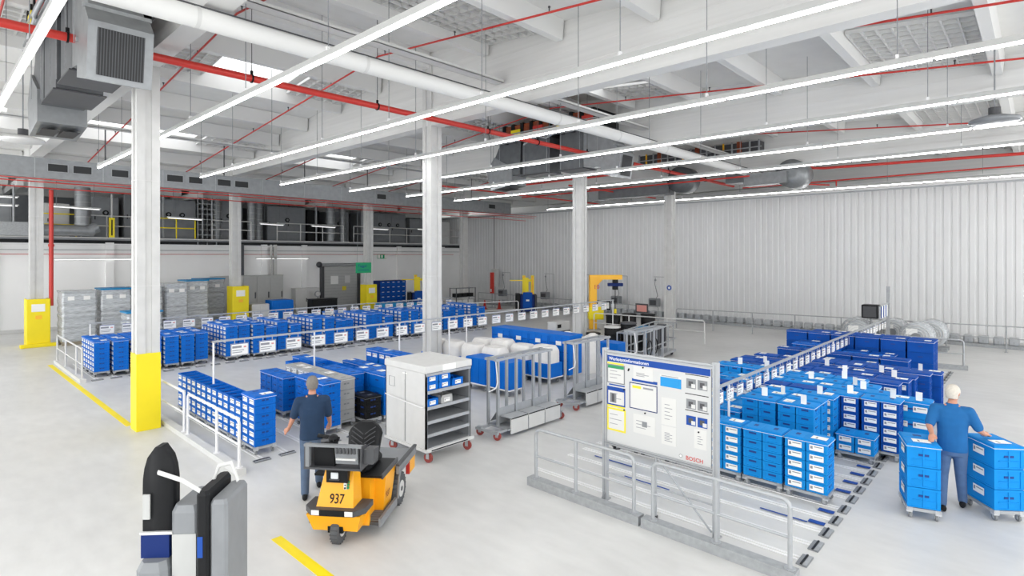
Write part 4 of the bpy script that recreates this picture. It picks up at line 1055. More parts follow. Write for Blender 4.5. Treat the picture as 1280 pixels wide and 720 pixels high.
# air units with four metal ducts around a column
def duct_prism(name, par, x0, x1, poly, m='duct', seams=True):
    b = MB(); b.prism(poly, 'x', x0, x1, m); o = b.build(name, par)
    return o
def air_unit(cx, cy, label, big=1.):
    t = thing('air_unit', label, 'air unit', (cx, cy, 0))
    x0, x1 = -1.55, -.78
    b = MB(); b.box(-1.7, .3, -1.9, 2.6, 8.45, 9.0, 'orange'); b.build('housing', t)
    q = MB()
    for k in range(10):
        y = -1.95+.5*k; q.box(-1.75, .35, y, y+.16, 8.3, 9.05, 'black')
    for k in range(4): q.box(-1.78, -1.70, -1.9+1.2*k, -1.4+1.2*k, 8.5, 8.8, 'yellow' if k % 2 else 'red')
    for z in (8.3, 8.62): q.box(-1.8, -1.74, -2.1, 2.8, z, z+.05, 'galv')
    q.tube([(-1.8, -.5, 8.5), (-1.9, .2, 8.2), (-1.8, .9, 8.4), (-1.85, 1.4, 8.1)], .04, 'alu', 6); q.build('frame_and_hoses', t)
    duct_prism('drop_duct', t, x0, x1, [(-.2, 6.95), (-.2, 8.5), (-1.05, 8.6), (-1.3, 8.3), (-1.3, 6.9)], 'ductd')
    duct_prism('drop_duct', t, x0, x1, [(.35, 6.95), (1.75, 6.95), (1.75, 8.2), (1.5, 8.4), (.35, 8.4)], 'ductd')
    q = MB()
    for (a, e) in ((-1.35, -.15), (.3, 1.8)): q.box(x0-.05, x1+.05, a, e, 6.9, 6.93, 'dgrey')
    q.build('duct_flange', t)
    # outlet toward -y with grille
    d = duct_prism('outlet_duct', t, x0, x1, [(-1.32, 8.4), (-2.2, 8.3), (-2.75, 7.55), (-2.35, 6.85), (-1.32, 6.95)])
    q = MB(); xa, xb = x0-.06, x1+.06
    q.prism([(-2.2, 7.2), (-2.1, 6.6), (-2.85, 6.42), (-3.0, 7.32), (-2.72, 7.62)], 'x', xa, xb, 'duct')
    for (u, v) in ((-2.72, 7.62), (-2.2, 7.2)): q.box(xa-.03, xb+.03, u-.03, u+.03, v-.03, v+.03, 'galv')
    q.build('nozzle', d)
    g = MB(); ns = Vector((0, -3.0+2.85, 7.32-6.42)).normalized()
    fm = Vector((0, -2.85, 6.42)); gx = xb-xa
    def gp(u, v, o): return (xa+u*gx, (fm+ns*v*.91).y-o*.985, (fm+ns*v*.91).z-o*.16)
    g.add([gp(.14, .1, .012), gp(.86, .1, .012), gp(.86, .9, .012), gp(.14, .9, .012)], [(0, 1, 2, 3)], 'grille')
    for k in range(17):
        u = .15+.7*k/16; g.add([gp(u-.008, .1, .02), gp(u+.008, .1, .02), gp(u+.008, .9, .02), gp(u-.008, .9, .02)], [(0, 1, 2, 3)], 'dgrey')
    g.build('grille', d)
    # outlet toward +y
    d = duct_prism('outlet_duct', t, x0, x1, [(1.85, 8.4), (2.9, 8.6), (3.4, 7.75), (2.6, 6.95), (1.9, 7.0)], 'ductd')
    q = MB(); q.prism([(2.3, 7.3), (3.35, 7.85), (3.8, 7.25), (3.55, 6.45), (2.3, 6.6)], 'x', xa, xb, 'duct'); q.build('nozzle', d)
    g = MB()
    for k in range(2): g.box(xa+.1+k*.37, xa+.42+k*.37, 2.45, 3.4, 6.47-.0, 6.475, 'grille')
    g.T = Matrix.Identity(4); g.build('grille', d, (0, 0, .0))
    for k in range(6):
        q = MB(); yy = (-2.0, -1.2, -.3, .4, 1.6, 3.0)[k]; q.cyl((x0-.08, yy, 6.95 if k in (1, 2, 3, 4) else 7.2), (x0-.08, yy, 9.2), .01, 'galv', 4); q.build('hanger_rod', t)
    return t
air_unit(3.45, 13.75, 'large sheet metal air ducts with grilled outlet hanging around the nearest column')
air_unit(18.7, 13.8, 'sheet metal air ducts and orange machine hanging around a middle column')
t = thing('air_unit', 'sheet metal air ducts with round elbows hanging near the corrugated wall', 'air unit', (26.0, 12.5, 0))
q = MB(); q.box(-.3, 2.5, -3.4, 2.6, 8.3, 8.75, 'dgrey')
q.build('housing', t)
q = MB()
for k in range(16):
    y = -3.4+.4*k; q.box(-.36, -.3, y, y+(.2 if k % 5 == 2 else .06), 8.15, 8.8, 'orange' if k % 5 == 2 else ('crane' if k % 5 == 4 else 'galv'))
for z in (8.15, 8.45): q.box(-.42, -.36, -3.5, 2.7, z, z+.04, 'galv')
q.build('frame_and_hoses', t)
q = MB(); q.lathe([(.2, -.5), (.62, -.5), (.62, .5), (.2, .5)], (-.3, .2, 7.3), 'ductd', 24, 'x'); q.build('round_elbow', t)
q = MB(); q.box(-.7, -.1, .8, 5.0, 6.65, 7.15, 'ductd'); q.box(-.75, -.05, 4.9, 5.5, 6.6, 7.3, 'duct'); q.build('horizontal_duct', t)
q = MB(); q.lathe([(.2, -.5), (.6, -.5), (.6, .6), (.2, .6)], (.1, -4.7, 7.15), 'duct', 24, 'x'); q.build('round_elbow', t)
q = MB(); q.box(-.6, .1, -4.6, -2.8, 6.75, 7.25, 'duct'); q.box(-.65, .15, -2.8, -2.0, 6.9, 7.5, 'ductd'); q.build('horizontal_duct', t)
# long supply duct with vent openings
t = thing('supply_duct', 'long rectangular grey air duct with dark vents in front of the mezzanine', 'air duct', (0, 26, 0))
b = MB(); b.box(-3, 27.5, 0, .8, 6.42, 7.13, 'duct')
for x in range(-2, 27, 2): b.box(x+.9, x+.93, -.012, .0, 6.42, 7.14, 'galv')
b.build('duct_body', t)
for x, w_ in ((3.26, .6), (3.99, .58), (5.17, .57), (7.04, .62), (7.85, .55), (8.98, .57), (9.7, .6), (17.0, .6), (20.4, .6), (25.4, .6)):
    q = MB(); q.box(x, x+w_, -.02, 0, 6.66, 6.96, 'galv'); q.box(x+.02, x+w_-.02, -.026, -.02, 6.68, 6.94, 'grille'); q.build('vent', t)
for x in (1, 5.0, 9.3, 13, 16.5, 20, 24):
    q = MB(); q.cyl((x, .1, 7.13), (x, .1, 8.5), .025, 'dgrey', 6); q.build('hanger_rod', t)
for i, (y, z, r) in enumerate(((25.9, 6.36, .015), (26.1, 6.28, .02), (26.9, 6.15, .02))):
    b = MB(); b.cyl((-3, y, z), (30, y, z-.02*i), r, 'red', 8); tagged(b, 'red_pipe', 'thin red pipe running under the long air duct, %s one' % ('upper', 'middle', 'rear')[i], 'pipe', 'red pipes under the long duct')
for i, (x, y, zt) in enumerate(((3.8, 29.3, 6.3), (8.0, 35-.3, 5.9))):
    b = MB(); b.cyl((x, y, 1.6 if i == 0 else 3.9), (x, y, zt), .075 if i == 0 else .04, 'red', 12); b.cyl((x, y, 4.0), (x, y, 4.1), .1 if i == 0 else .06, 'red', 12)
    tagged(b, 'standpipe', ('thick red standpipe beside the left column with yellow guard', 'red standpipe rising from the wall behind the yellow-based column')[i], 'pipe')
# round hanging lamps
for i, (x, y, z) in enumerate(((16.2, .75, 6.6), (1.9, 19.0, 6.6))):
    t = thing('high_bay_lamp', ('dark disc lamp hanging at the upper right', 'pale disc lamp hanging at the far left')[i], 'lamp', (x, y, z))
    q = MB(); q.lathe([(.05, .12), (.2, .1), (.44, .03), (.46, -.02), (.42, -.05), (.05, -.05)], (0, 0, 0), 'mgrey' if i == 0 else 'lgrey', 24); q.build('shade', t)
    q = MB(); q.cyl((0, 0, .1), (0, 0, .28), .11, 'dgrey', 12); q.build('ballast', t)
    q = MB(); q.cyl((0, 0, .28), (0, 0, roofz(y)-z-.0), .015, 'mgrey', 5); q.build('rod', t)
# ------------------------------------------------------------------ mezzanine above the rear wall
struct('floor_mezzanine', MB().box(-6, 31.5, 34.9, 41, 4.42, 4.55, 'mezz'))
b = MB(); b.box(-6, 31.4, 35.35, 35.5, 4.2, 4.45, 'mezzd'); b.box(-6, 31.4, 34.7, 34.8, 4.5, 4.56, 'lgrey'); b.box(-6, 31.4, 34.75, 35.3, 4.16, 4.24, 'white'); b.box(-6, 31.4, 34.8, 35.0, 3.9, 3.93, 'galv')
struct('trim_3', b)
b = MB(); b.cyl((-4, 34.8, 3.7), (30, 34.8, 3.7), .015, 'red', 6); tagged(b, 'red_pipe', 'hair-thin red pipe along the top of the rear wall', 'pipe')
def mrail(lb, x0, x1, m, n):
    t = thing('mezzanine_railing', lb, 'railing', (x0, 34.95, 4.55))
    for z in (1.12, .6):
        q = MB(); q.cyl((0, 0, z), (x1-x0, 0, z), .03, m, 6); q.build('rail', t)
    for i in range(n):
        q = MB(); x = (x1-x0)*i/(n-1); q.cyl((x, 0, 0), (x, 0, 1.12), .032, m, 6); q.build('post', t)
mrail('yellow railing on the mezzanine beside the left column', 4.2, 5.5, 'yellow', 2)
mrail('white mezzanine railing between the first two duct pipes', 5.7, 8.9, 'lgrey', 4)
mrail('white and yellow mezzanine railing right of the yellow-based column', 9.0, 10.9, 'yellow', 3)
mrail('white mezzanine railing at the second column', 11.8, 14.0, 'lgrey', 3)
mrail('white mezzanine railing in the middle', 15.6, 20.2, 'lgrey', 4)
mrail('white mezzanine railing at the third column', 21.0, 27.0, 'lgrey', 5)
mrail('white mezzanine railing near the corrugated wall', 28.0, 31.2, 'lgrey', 3)
for i, (x, y, r) in enumerate(((5.7, 34.6, .33), (14.3, 35.6, .25), (15.0, 36.4, .3), (19.6, 35.6, .3), (20.6, 35.8, .22), (12.4, 35.9, .2))):
    b = MB(); b.cyl((x, y, 4.6), (x, y, 7.0), r, 'duct', 16)
    for k in range(6): b.cyl((x, y, 4.8+.36*k), (x, y, 4.84+.36*k), r+.02, 'galv', 16)
    tagged(b, 'vertical_duct', 'vertical round metal duct on the mezzanine, %s from the left' % nth(i+1), 'air duct', 'vertical ducts on the mezzanine')
t = thing('horizontal_duct', 'horizontal round metal duct with box hanging at the mezzanine edge', 'air duct', (2.9, 34.3, 4.85))
q = MB(); q.cyl((1.2, 0, 0), (3.2, 0, 0), .27, 'duct', 16); q.cyl((3.0, 0, 0), (3.35, 0, .2), .27, 'duct', 16); q.build('pipe', t)
q = MB(); q.bevbox(-.4, 1.25, -.35, .35, -.3, .33, .03, 'galv'); q.build('silencer_box', t)
b = MB(); b.box(-.12, .12, -.05, .05, 0, 1.0, 'yellow'); b.cyl((0, 0, 1.0), (0, 0, 2.2), .04, 'lgrey', 6); b.box(-.03, .03, -.055, -.05, .1, .9, 'black')
tagged(b, 'yellow_post', 'yellow post with white rod standing at the mezzanine edge', 'post', None, (6.9, 34.6, 4.56))
def machine(lb, x0, x1, y, h, m, extra=0):
    t = thing('machine_cabinet', lb, 'machine', (x0, y, 4.55), 0, None)
    q = MB(); q.bevbox(0, x1-x0, 0, 1.6, 0, h, .03, m); q.build('housing', t)
    n = max(1, int((x1-x0)/1.1))
    for k in range(n):
        u0 = .06+(x1-x0-.1)*k/n; u1 = .0+(x1-x0-.1)*(k+1)/n
        q = MB(); q.box(u0, u1, -.02, 0, .15, h-.15, m); q.box(u0+.06, u0+.1, -.04, -.02, h*.45, h*.55, 'black'); q.build('door', t)
    if extra:
        for k in range(extra):
            q = MB(); u = .4+(x1-x0-.8)*(k+.5)/extra; q.cyl((u, -.02, h*.62), (u, -.09, h*.62), .14, 'black', 14); q.cyl((u, -.09, h*.62), (u, -.1, h*.62), .07, 'mgrey', 12); q.build('gauge', t)
ML = [('dark grey machine at the far left of the mezzanine', 1.5, 3.2, 36.0, 1.9, 'mezz', 0), ('pale blue-white cabinet behind the yellow railing', 4.4, 5.4, 36, 1.7, 'lgrey', 0),
      ('dark machine behind the first vertical duct', 6.4, 7.6, 36.5, 2.2, 'mezz', 1), ('grey tall cabinet above the yellow post', 7.8, 9.0, 36.3, 2.4, 'mgrey', 0),
      ('long dark machine block right of the yellow-based column', 9.2, 11.4, 36.4, 2.3, 'mezz', 2), ('grey machine with round gauges left of second column', 12.6, 14.0, 36.2, 2.4, 'mgrey', 2),
      ('wide light grey machine right of second column', 15.6, 18.2, 36.4, 2.3, 'mgrey', 1), ('dark open cabinet in the mezzanine middle', 18.4, 19.3, 36.6, 2.2, 'black', 0),
      ('grey cabinet left of third column', 20.0, 21.6, 36.6, 2.2, 'mgrey', 1), ('grey wall of gauges right of third column', 22.6, 26.6, 36.6, 2.3, 'mgrey', 4), ('dark cabinet row behind the big middle column', 27.0, 29.2, 36.6, 2.0, 'mezz', 0), ('pale round-edged tank near the corrugated wall', 29.6, 31.0, 36.4, 1.9, 'lgrey', 0)]
for a in ML: machine(*a)
for i, x in enumerate((1.2, 3.2, 9.4, 11.4, 11.9, 18.4, 21.9, 27.5)):
    b = MB(); b.cyl((x, 35.3, 4.6), (x, 35.3, 7.0), .05, 'galv', 8)
    if i in (3, 4): 
        for k in range(7): b.box(x-.25, x+.25, 35.25, 35.35, 4.8+.3*k, 4.84+.3*k, 'galv')
        b.cyl((x-.25, 35.3, 4.0), (x-.25, 35.3, 7.0), .03, 'galv', 6); b.cyl((x+.25, 35.3, 4.0), (x+.25, 35.3, 7.0), .03, 'galv', 6)
    tagged(b, 'support_frame' if i in (3, 4) else 'thin_pipe', 'grey vertical pipe on the mezzanine edge, %s from the left' % nth(i+1), 'pipe', 'thin vertical pipes on the mezzanine')
for i, (x, y, z, L) in enumerate(((4.2, 33.0, 5.9, 2.2), (9.0, 33.0, 5.6, 2.0), (13.9, 33.4, 5.5, 1.8), (17.2, 33.6, 5.5, 2.2), (21.5, 33.8, 5.5, 2.2), (25.8, 34, 5.6, 3.0), (1.6, 35.5, 6.4, 1.8), (1.6, 35.5, 6.0, 1.8))):
    t = thing('mezzanine_lamp', 'short white strip lamp hanging over the mezzanine, %s one' % nth(i+1), 'lamp', (x, y, z), math.radians(20 if i < 6 else 0), 'short lamps over the mezzanine')
    q = MB(); q.box(0, L, -.06, .06, 0, .07, 'lgrey'); q.build('housing', t); q = MB(); q.cyl((.3, 0, .07), (.3, 0, 7.6-z), .01, 'mgrey', 4); q.cyl((L-.3, 0, .07), (L-.3, 0, 7.6-z), .01, 'mgrey', 4); q.build('hanger_wires', t); q = MB(); q.box(.05, L-.05, -.03, .03, -.03, 0, 'lampdim'); q.build('tube', t)

# ------------------------------------------------------------------ rear wall and far corner
for i, (x0, x1) in enumerate(((4.6, 8.1), (14.2, 17.6), (.2, 2.6))):
    t = thing('wall_lamp', 'white strip lamp under the ledge of the rear wall, %s one' % nth(i+1), 'lamp', (x0, 34.7, 3.45), 0, 'strip lamps on the rear wall')
    q = MB(); q.box(0, x1-x0, 0, .08, 0, .07, 'lgrey'); q.build('housing', t); q = MB(); q.box(.05, x1-x0-.05, .01, .06, -.03, 0, 'lampdim'); q.build('tube', t)
# roller door
t = thing('roller_door', 'grey closed roller door in the rear wall with small notices', 'door', (18.7, 34.9, 0))
q = MB(); q.box(0, 2.5, -.05, .05, 0, 2.85, 'grey')
for k in range(14): q.box(0, 2.5, -.055, -.05, .2*k, .2*k+.01, 'mgrey')
q.build('leaf', t)
q = MB(); q.box(-.22, 0, -.12, .1, 0, 3.0, 'dgrey'); q.box(2.5, 2.72, -.12, .1, 0, 3.0, 'dgrey'); q.build('side_guides', t)
q = MB(); q.cyl((-.3, -.1, 3.0), (2.8, -.1, 3.0), .12, 'galv', 12); q.ball((-.35, -.1, 3.02), .2, 'dgrey'); q.build('roller_drum', t)
for x, z, w_, h_, m in ((.5, 1.7, .55, .55, 'paper'), (1.55, 1.75, .4, .5, 'lgrey'), (1.35, 1.25, .3, .28, 'inky')):
    q = MB(); q.box(x, x+w_, -.065, -.055, z, z+h_, m); q.build('notice', t)
t = thing('gate_sign', 'green hanging sign with dark lettering in front of the third column', 'sign', (16.35, 27, 0))
q = MB(); q.box(0, .95, -.02, .02, 2.68, 3.25, 'green'); q.build('board', t)
for x in (.1, .85):
    q = MB(); q.cyl((x, 0, 3.25), (x, 0, 6.4), .008, 'galv', 4); q.build('wire', t)
text('lettering', 'Tugger', .2, 'slot', frame_mat((.12, -.022, 3.0), (1, 0, 0), (0, 0, 1)), t, .001)
q = MB(); q.box(.12, .8, -.024, -.021, 2.82, 2.85, 'slot'); q.build('arrow_line', t)
t = thing('exit_sign', 'small green and white exit sign on the rear wall', 'sign', (22.9, 34.9, 3.4))
q = MB(); q.box(0, .75, -.02, .02, 0, .32, 'green'); q.build('board', t); q = MB(); q.box(0, .2, -.025, -.02, .02, .3, 'paper'); q.box(.58, .75, -.025, -.02, .02, .3, 'paper'); q.box(.3, .42, -.025, -.02, .06, .26, 'paper'); q.build('pictogram', t)
# yellow column guards
def guard(lb, x, y, w_, h, base=True, paper=True):
    t = thing('column_guard', lb, 'column guard', (x, y, 0))
    q = MB(); q.bevbox(-w_/2, w_/2, -.42, -.26, .0, h, .02, 'yellow'); q.box(-w_/2, -w_/2+.05, -.3, .3, 0, h, 'yellow'); q.box(w_/2-.05, w_/2, -.3, .3, 0, h, 'yellow'); q.build('shell', t)
    if base: q = MB(); q.bevbox(-w_/2-.2, w_/2+.2, -.6, -.3, 0, .13, .02, 'yellow'); q.build('foot_rail', t)
    if paper: q = MB(); q.box(-.22, .2, -.43, -.42, h-.5, h-.2, 'paper'); q.box(-.1, .1, -.43, -.42, h-.8, h-.65, 'crane'); q.build('notice', t)
guard('yellow sheet steel guard around the far left column', 3.38, 29.5, .74, 1.9)
guard('yellow guard around the second rear column behind the label rail', 11.15, 29.5, .8, 2.1, False)
guard('yellow guard around the third rear column below the green sign', 18.7, 29.5, .7, 1.9, False)
# film-wrapped pallet loads
def pallet_load(lb, x, y, w_, d, levels, seed, top=None):
    rr = random.Random(seed)
    t = thing('wrapped_pallet', lb, 'pallet load', (x, y, 0))
    q = MB()
    for k in range(3): q.box(0, w_, k*d/2.15, k*d/2.15+.1, 0, .1, 'wood')
    q.box(0, w_, 0, d, .1, .14, 'wood'); q.build('pallet', t)
    rings = []
    z = .14; H = levels
    nl = int(H/.1)
    for k in range(nl+1):
        zz = .14+H*k/nl; o = rr.uniform(-.025, .02); c = .06
        rings.append([(o+c, o, zz), (w_-o-c, o+rr.uniform(-.02, .02), zz), (w_-o, o+c, zz), (w_-o, d-o-c, zz), (w_-o-c, d-o, zz), (o+c, d-o, zz), (o, d-o-c, zz), (o, o+c, zz)])
    q.loft(rings, 'foil') if False else None
    q = MB(); q.loft(rings, 'foil'); q.build('wrapped_boxes', t)
    q = MB()
    for u in (.15, .6): q.box(w_*u, w_*u+.22, -.035, -.028, .14+H*.82, .14+H*.82+.16, 'paper')
    q.build('labels', t)
    if top: q = MB(); q.bevbox(-.03, w_+.03, -.03, d+.03, .14+H, .14+H+.06, .02, top); q.build('top_cover', t)
pp = [(4.05, 28.6, 1.15, 1.2, 'first'), (5.35, 28.6, 1.05, 1.2, 'second'), (6.5, 28.8, 1.15, 1.2, 'third'), (7.8, 29.0, .95, 1.2, 'fourth'), (8.9, 29.8, 1.0, 1.2, 'fifth'), (10.0-.05, 31.2, 1.2, 1.2, 'sixth')]
for i, (x, y, w_, d, n) in enumerate(pp):
    pallet_load('grey film-wrapped pallet load before the rear wall, %s from the far left column' % n, x, y, w_, d, (2.05, 2.05, 2.1, 2.2, 2.25, 2.25)[i], i, (None, 'cyan', None, None, 'cyan', 'cyan')[i])
pallet_load('low film-wrapped pallet load with blue cover behind the second label card', 5.6, 25.6, 1.2, 1.0, 1.25, 20, 'cyan')
# white and grey cabinets along the rear wall
def cabinet(lb, x0, x1, y, h, m='lgrey', nd=2, d=.6, z0=0.):
    t = thing('cabinet', lb, 'cabinet', (x0, y, z0)); W = x1-x0
    q = MB(); q.box(0, W, .02, d, 0, h, m); q.box(-.02, W+.02, 0, d, h, h+.04, m); q.build('body', t)
    for k in range(nd):
        a, e = W*k/nd+.02, W*(k+1)/nd-.02
        q = MB(); q.box(a, e, 0, .02, .08, h-.04, m); q.build('door', t)
        hq = MB(); hq.box(e-.1, e-.05, -.03, 0, h*.45, h*.6, 'dgrey'); hq.build('handle', t)
cabinet('tall grey switch cabinet row behind the second rear column, left part', 12.2-.6, 13.2, 34.1, 2.4, 'grey', 1)
cabinet('tall grey switch cabinet row behind the second rear column, right part', 13.2, 15.6, 34.1, 2.4, 'grey', 3)
cabinet('low white double cabinet right of the wrapped pallets', 9.8, 11.4, 33.6, 1.45, 'lgrey', 2)
cabinet('white narrow cabinet left of the roller door', 16.5, 18.1, 34.3, 1.5, 'lgrey', 2)
cabinet('small black cabinet in front of the roller door', 14.55, 16.0, 28.3, 1.25, 'black', 2)
b = MB(); b.cyl((0, 0, 0), (0, 0, 1.2), .03, 'galv', 6); b.cyl((0, -.03, 1.2), (0, .03, 1.2), .2, 'galv', 14); b.cyl((0, -.04, 1.2), (0, .04, 1.2), .14, 'lgrey', 14); b.box(-.15, .15, -.15, .15, 0, .03, 'galv')
tagged(b, 'hose_reel_post', 'round valve wheel on a post left of the roller door', 'valve post', None, (17.5, 33.4, 0))
for i, (x, w_) in enumerate(((13.85, .4), (15.7, .14), (15.9, .3))):
    b = MB(); b.box(x-.6, x-.6+w_*.6, 34.7, 34.85, 2.45 if i == 0 else 1.6, 4.3, 'dgrey' if i == 0 else 'lgrey'); tagged(b, 'riser_duct', ('dark cable riser above the tall grey cabinets', 'thin white riser on the rear wall', 'white riser beside the roller door')[i], 'riser')
# blue crates on pallets by the rear wall
def pallet_box(lb, x, y, w_, d, h, m, z=.0, pal=True):
    t = thing('pallet_box', lb, 'pallet box', (x, y, z))
    if pal:
        q = MB()
        for k in range(3): q.box(k*w_/2.3, k*w_/2.3+.12, 0, d, 0, .3, 'wood')
        q.box(0, w_, 0, d, .3, .34, 'wood'); q.box(0, w_, 0, d, .12, .15, 'wood'); q.build('pallet', t)
    z0 = .34 if pal else 0
    q = MB(); q.bevbox(0, w_, 0, d, z0, z0+h, .02, m)
    nn = max(2, int(w_/.35))
    for k in range(nn+1): q.box(w_*k/nn-.015, w_*k/nn+.015, -.012, 0, z0+.02, z0+h-.02, m)
    for k in range(max(2, int(h/.3))): q.box(0, w_, -.014, 0, z0+.3*k, z0+.3*k+.03, m)
    q.build('box', t)
pallet_box('blue folding box on wooden pallets before the grey switch cabinets', 12.7, 29.0, 1.1, .9, .95, 'blueM')
pallet_box('pale grey stacked boxes left of the blue folding box', 11.75, 29.2, .85, .9, .8, 'lgrey')
t = thing('blue_crate_wall', 'tall dark blue wall of stacked bins right of the third rear column', 'bin stack', (20.4, 30.8, 0))
q = MB(); q.box(0, 2.0, .02, .8, .1, 2.0, 'navy'); q.build('core', t)
for k in range(6):
    for j in range(5):
        q = MB(); q.bevbox(j*.4+.01, j*.4+.39, -.03, .02, .12+.31*k, .12+.31*k+.29, .02, 'blueD'); q.box(j*.4+.12, j*.4+.28, -.034, -.03, .12+.31*k+.2, .12+.31*k+.24, 'lgrey'); q.build('bin', t)
pallet_box('cyan pallet box beside the yellow guard of the third rear column', 18.2, 27.2, 1.3, .8, .9, 'cyan', 0, False)
pallet_box('second cyan pallet box right of the first', 19.7, 27.4, 1.3, .8, .8, 'cyan', 0, False)
# order pickers with yellow masts
def picker(lb, x, y, rz=0):
    t = thing('order_picker', lb, 'order picker', (x, y, 0), rz)
    q = MB(); q.bevbox(-.45, .45, -.5, .6, .08, 1.15, .06, 'navy'); q.bevbox(-.3, .3, -.58, -.45, .3, 1.3, .05, 'blueD'); q.build('body', t)
    q = MB(); q.bevbox(-.75, -.45, -.45, .55, .08, 1.2, .04, 'black'); q.bevbox(.45, .6, -.4, .5, .08, 1.15, .04, 'dgrey'); q.build('side_panel', t)
    for xx in (-.3, .25):
        q = MB(); q.box(xx, xx+.2, .1, .2, 1.1, 2.35, 'yellow'); q.box(xx+.06, xx+.14, .09, .1, 1.1, 2.3, 'amber'); q.build('mast_post', t)
    q = MB(); q.box(-.3, .45, .1, .18, 1.95, 2.1, 'yellow'); q.box(-1.1, -.3, .1, .16, 2.0, 2.06, 'yellow'); q.box(-.25, .1, .05, .2, 1.3, 2.2, 'yellow'); q.build('cross_beam', t)
    q = MB(); q.box(-.1, .1, -.6, -.58, .75, .85, 'paper'); q.build('decal', t)
    for xx in (-.4, .4):
        q = MB(); q.cyl((xx-.04, -.3, .1), (xx+.04, -.3, .1), .1, 'rubber', 12); q.build('wheel', t)
picker('dark blue order picker with yellow mast left of the large middle column', 23.0, 30.2, math.radians(-35))
picker('dark blue order picker with yellow mast near the corrugated wall', 26.9, 24.0, math.radians(-45))
# charging stands along the corrugated wall
for i, y in enumerate((29.5, 25.3, 22.3, 19.4, 16.7)):
    t = thing('charging_stand', 'thin grey charging stand with hanging cable against the corrugated wall, %s from far end' % nth(i+1), 'charging stand', (30.6, y, 0), 0, 'charging stands along the wall')
    q = MB(); q.cyl((0, -.5, 0), (0, -.5, 2.35), .025, 'galv', 6); q.cyl((0, -.5, 2.35), (0, .35, 2.35), .02, 'galv', 6); q.build('pole', t)
    q = MB(); q.tube([(0, .25, 2.3), (0, .28, 1.9), (0, .1, 1.2), (0, .3, .9), (0, .45, .95)], .018, 'dgrey', 6); q.ball((0, .25, 2.15), .07, 'mgrey', 8, 6); q.build('cable', t)
    q = MB(); q.bevbox(-.2, .2, .0, .6, .55, 1.05, .03, 'mgrey'); q.box(-.22, -.2, .1, .5, .65, .95, 'dgrey'); q.build('charger_box', t)
b = MB(); b.lathe([(.22, 0), (.22, .02), (.13, .03), (.03, .6), (.01, .62)], (0, 0, 0), 'red', 12)
me = b.mesh('cone')
for i, (x, y) in enumerate(((26.6, 27.6), (27.2, 26.8))):
    tag(link('traffic_cone', me, None, (x, y, 0)), 'red cone near the far corner, %s one' % ('left', 'right')[i], 'cone', 'red cones')
b = MB(); b.box(-.1, .1, -.1, .1, 1.0, 2.45, 'red'); b.cyl((0, 0, 0), (0, 0, 1.0), .03, 'galv', 6); b.box(-.2, .2, -.2, .2, 0, .03, 'galv'); b.box(-.105, -.1, -.05, .05, 1.1, 1.3, 'paper')
tagged(b, 'red_marker_post', 'tall red marker on a post near the far corner', 'marker', None, (27.6, 27.9, 0))
b = MB(); b.bevbox(-.15, .15, -.3, .3, 1.2, 2.6, .04, 'lgrey'); b.cyl((0, 0, 0), (0, 0, 1.2), .04, 'galv', 6); b.cyl((0, .1, 2.6), (0, .1, 6.7), .03, 'dgrey', 6)
tagged(b, 'water_heater', 'white tall wall unit with a thin pipe near the far corner', 'wall unit', None, (30.9, 30.9, 0))
t = thing('rack_cart', 'low dark rack cart with white bins right of the large middle column', 'cart', (23.0, 26.4, 0))
q = MB()
for x in (0, 1.6):
    for y in (0, .6): q.box(x-.02, x+.02, y-.02, y+.02, .1, 1.6, 'dgrey')
q.build('frame', t)
for z in (.5, 1.0, 1.55): q = MB(); q.box(0, 1.6, 0, .6, z, z+.03, 'mgrey'); q.build('shelf', t)
for x in (.1, .6, 1.1):
    q = MB(); q.box(x, x+.38, .05, .5, .53, .85, 'lgrey'); q.build('bin', t); q = MB(); q.box(x, x+.38, .05, .5, 1.03, 1.25, 'black'); q.build('bin', t)
# swing crane
t = thing('swing_crane', 'yellow swing crane with electric hoist behind the drums', 'crane', (22.9, 16.1, 0), math.radians(-43))
q = MB(); q.box(-.17, .17, -.17, .17, .02, 2.6, 'crane'); q.box(-.35, .35, -.35, .35, 0, .03, 'galv'); q.bevbox(-.22, .5, -.25, .2, .5, 1.1, .03, 'yellow'); q.build('mast', t)
q = MB(); q.box(-.17, 1.45, -.1, .1, 2.45, 2.68, 'crane'); q.prism([(.17, 2.1), (.17, 2.45), (.5, 2.45)], 'y', -.03, .03, 'crane'); q.build('arm', t)
q = MB(); q.bevbox(.75, 1.5, -.12, .12, 2.12, 2.28, .03, 'navy'); q.box(1.0, 1.25, -.1, .1, 1.95, 2.45, 'black'); q.build('hoist', t)
q = MB(); q.cyl((1.12, 0, .8), (1.12, 0, 1.95), .018, 'black', 5); q.bevbox(1.06, 1.18, -.05, .05, .78, 1.0, .01, 'yellow'); q.cyl((1.12, 0, .7), (1.12, 0, .78), .05, 'black', 8); q.build('chain', t)
text('mast_number', '10', .3, 'red', frame_mat((-.0, -.175, 2.0), (1, 0, 0), (0, 0, 1)), t, .001)
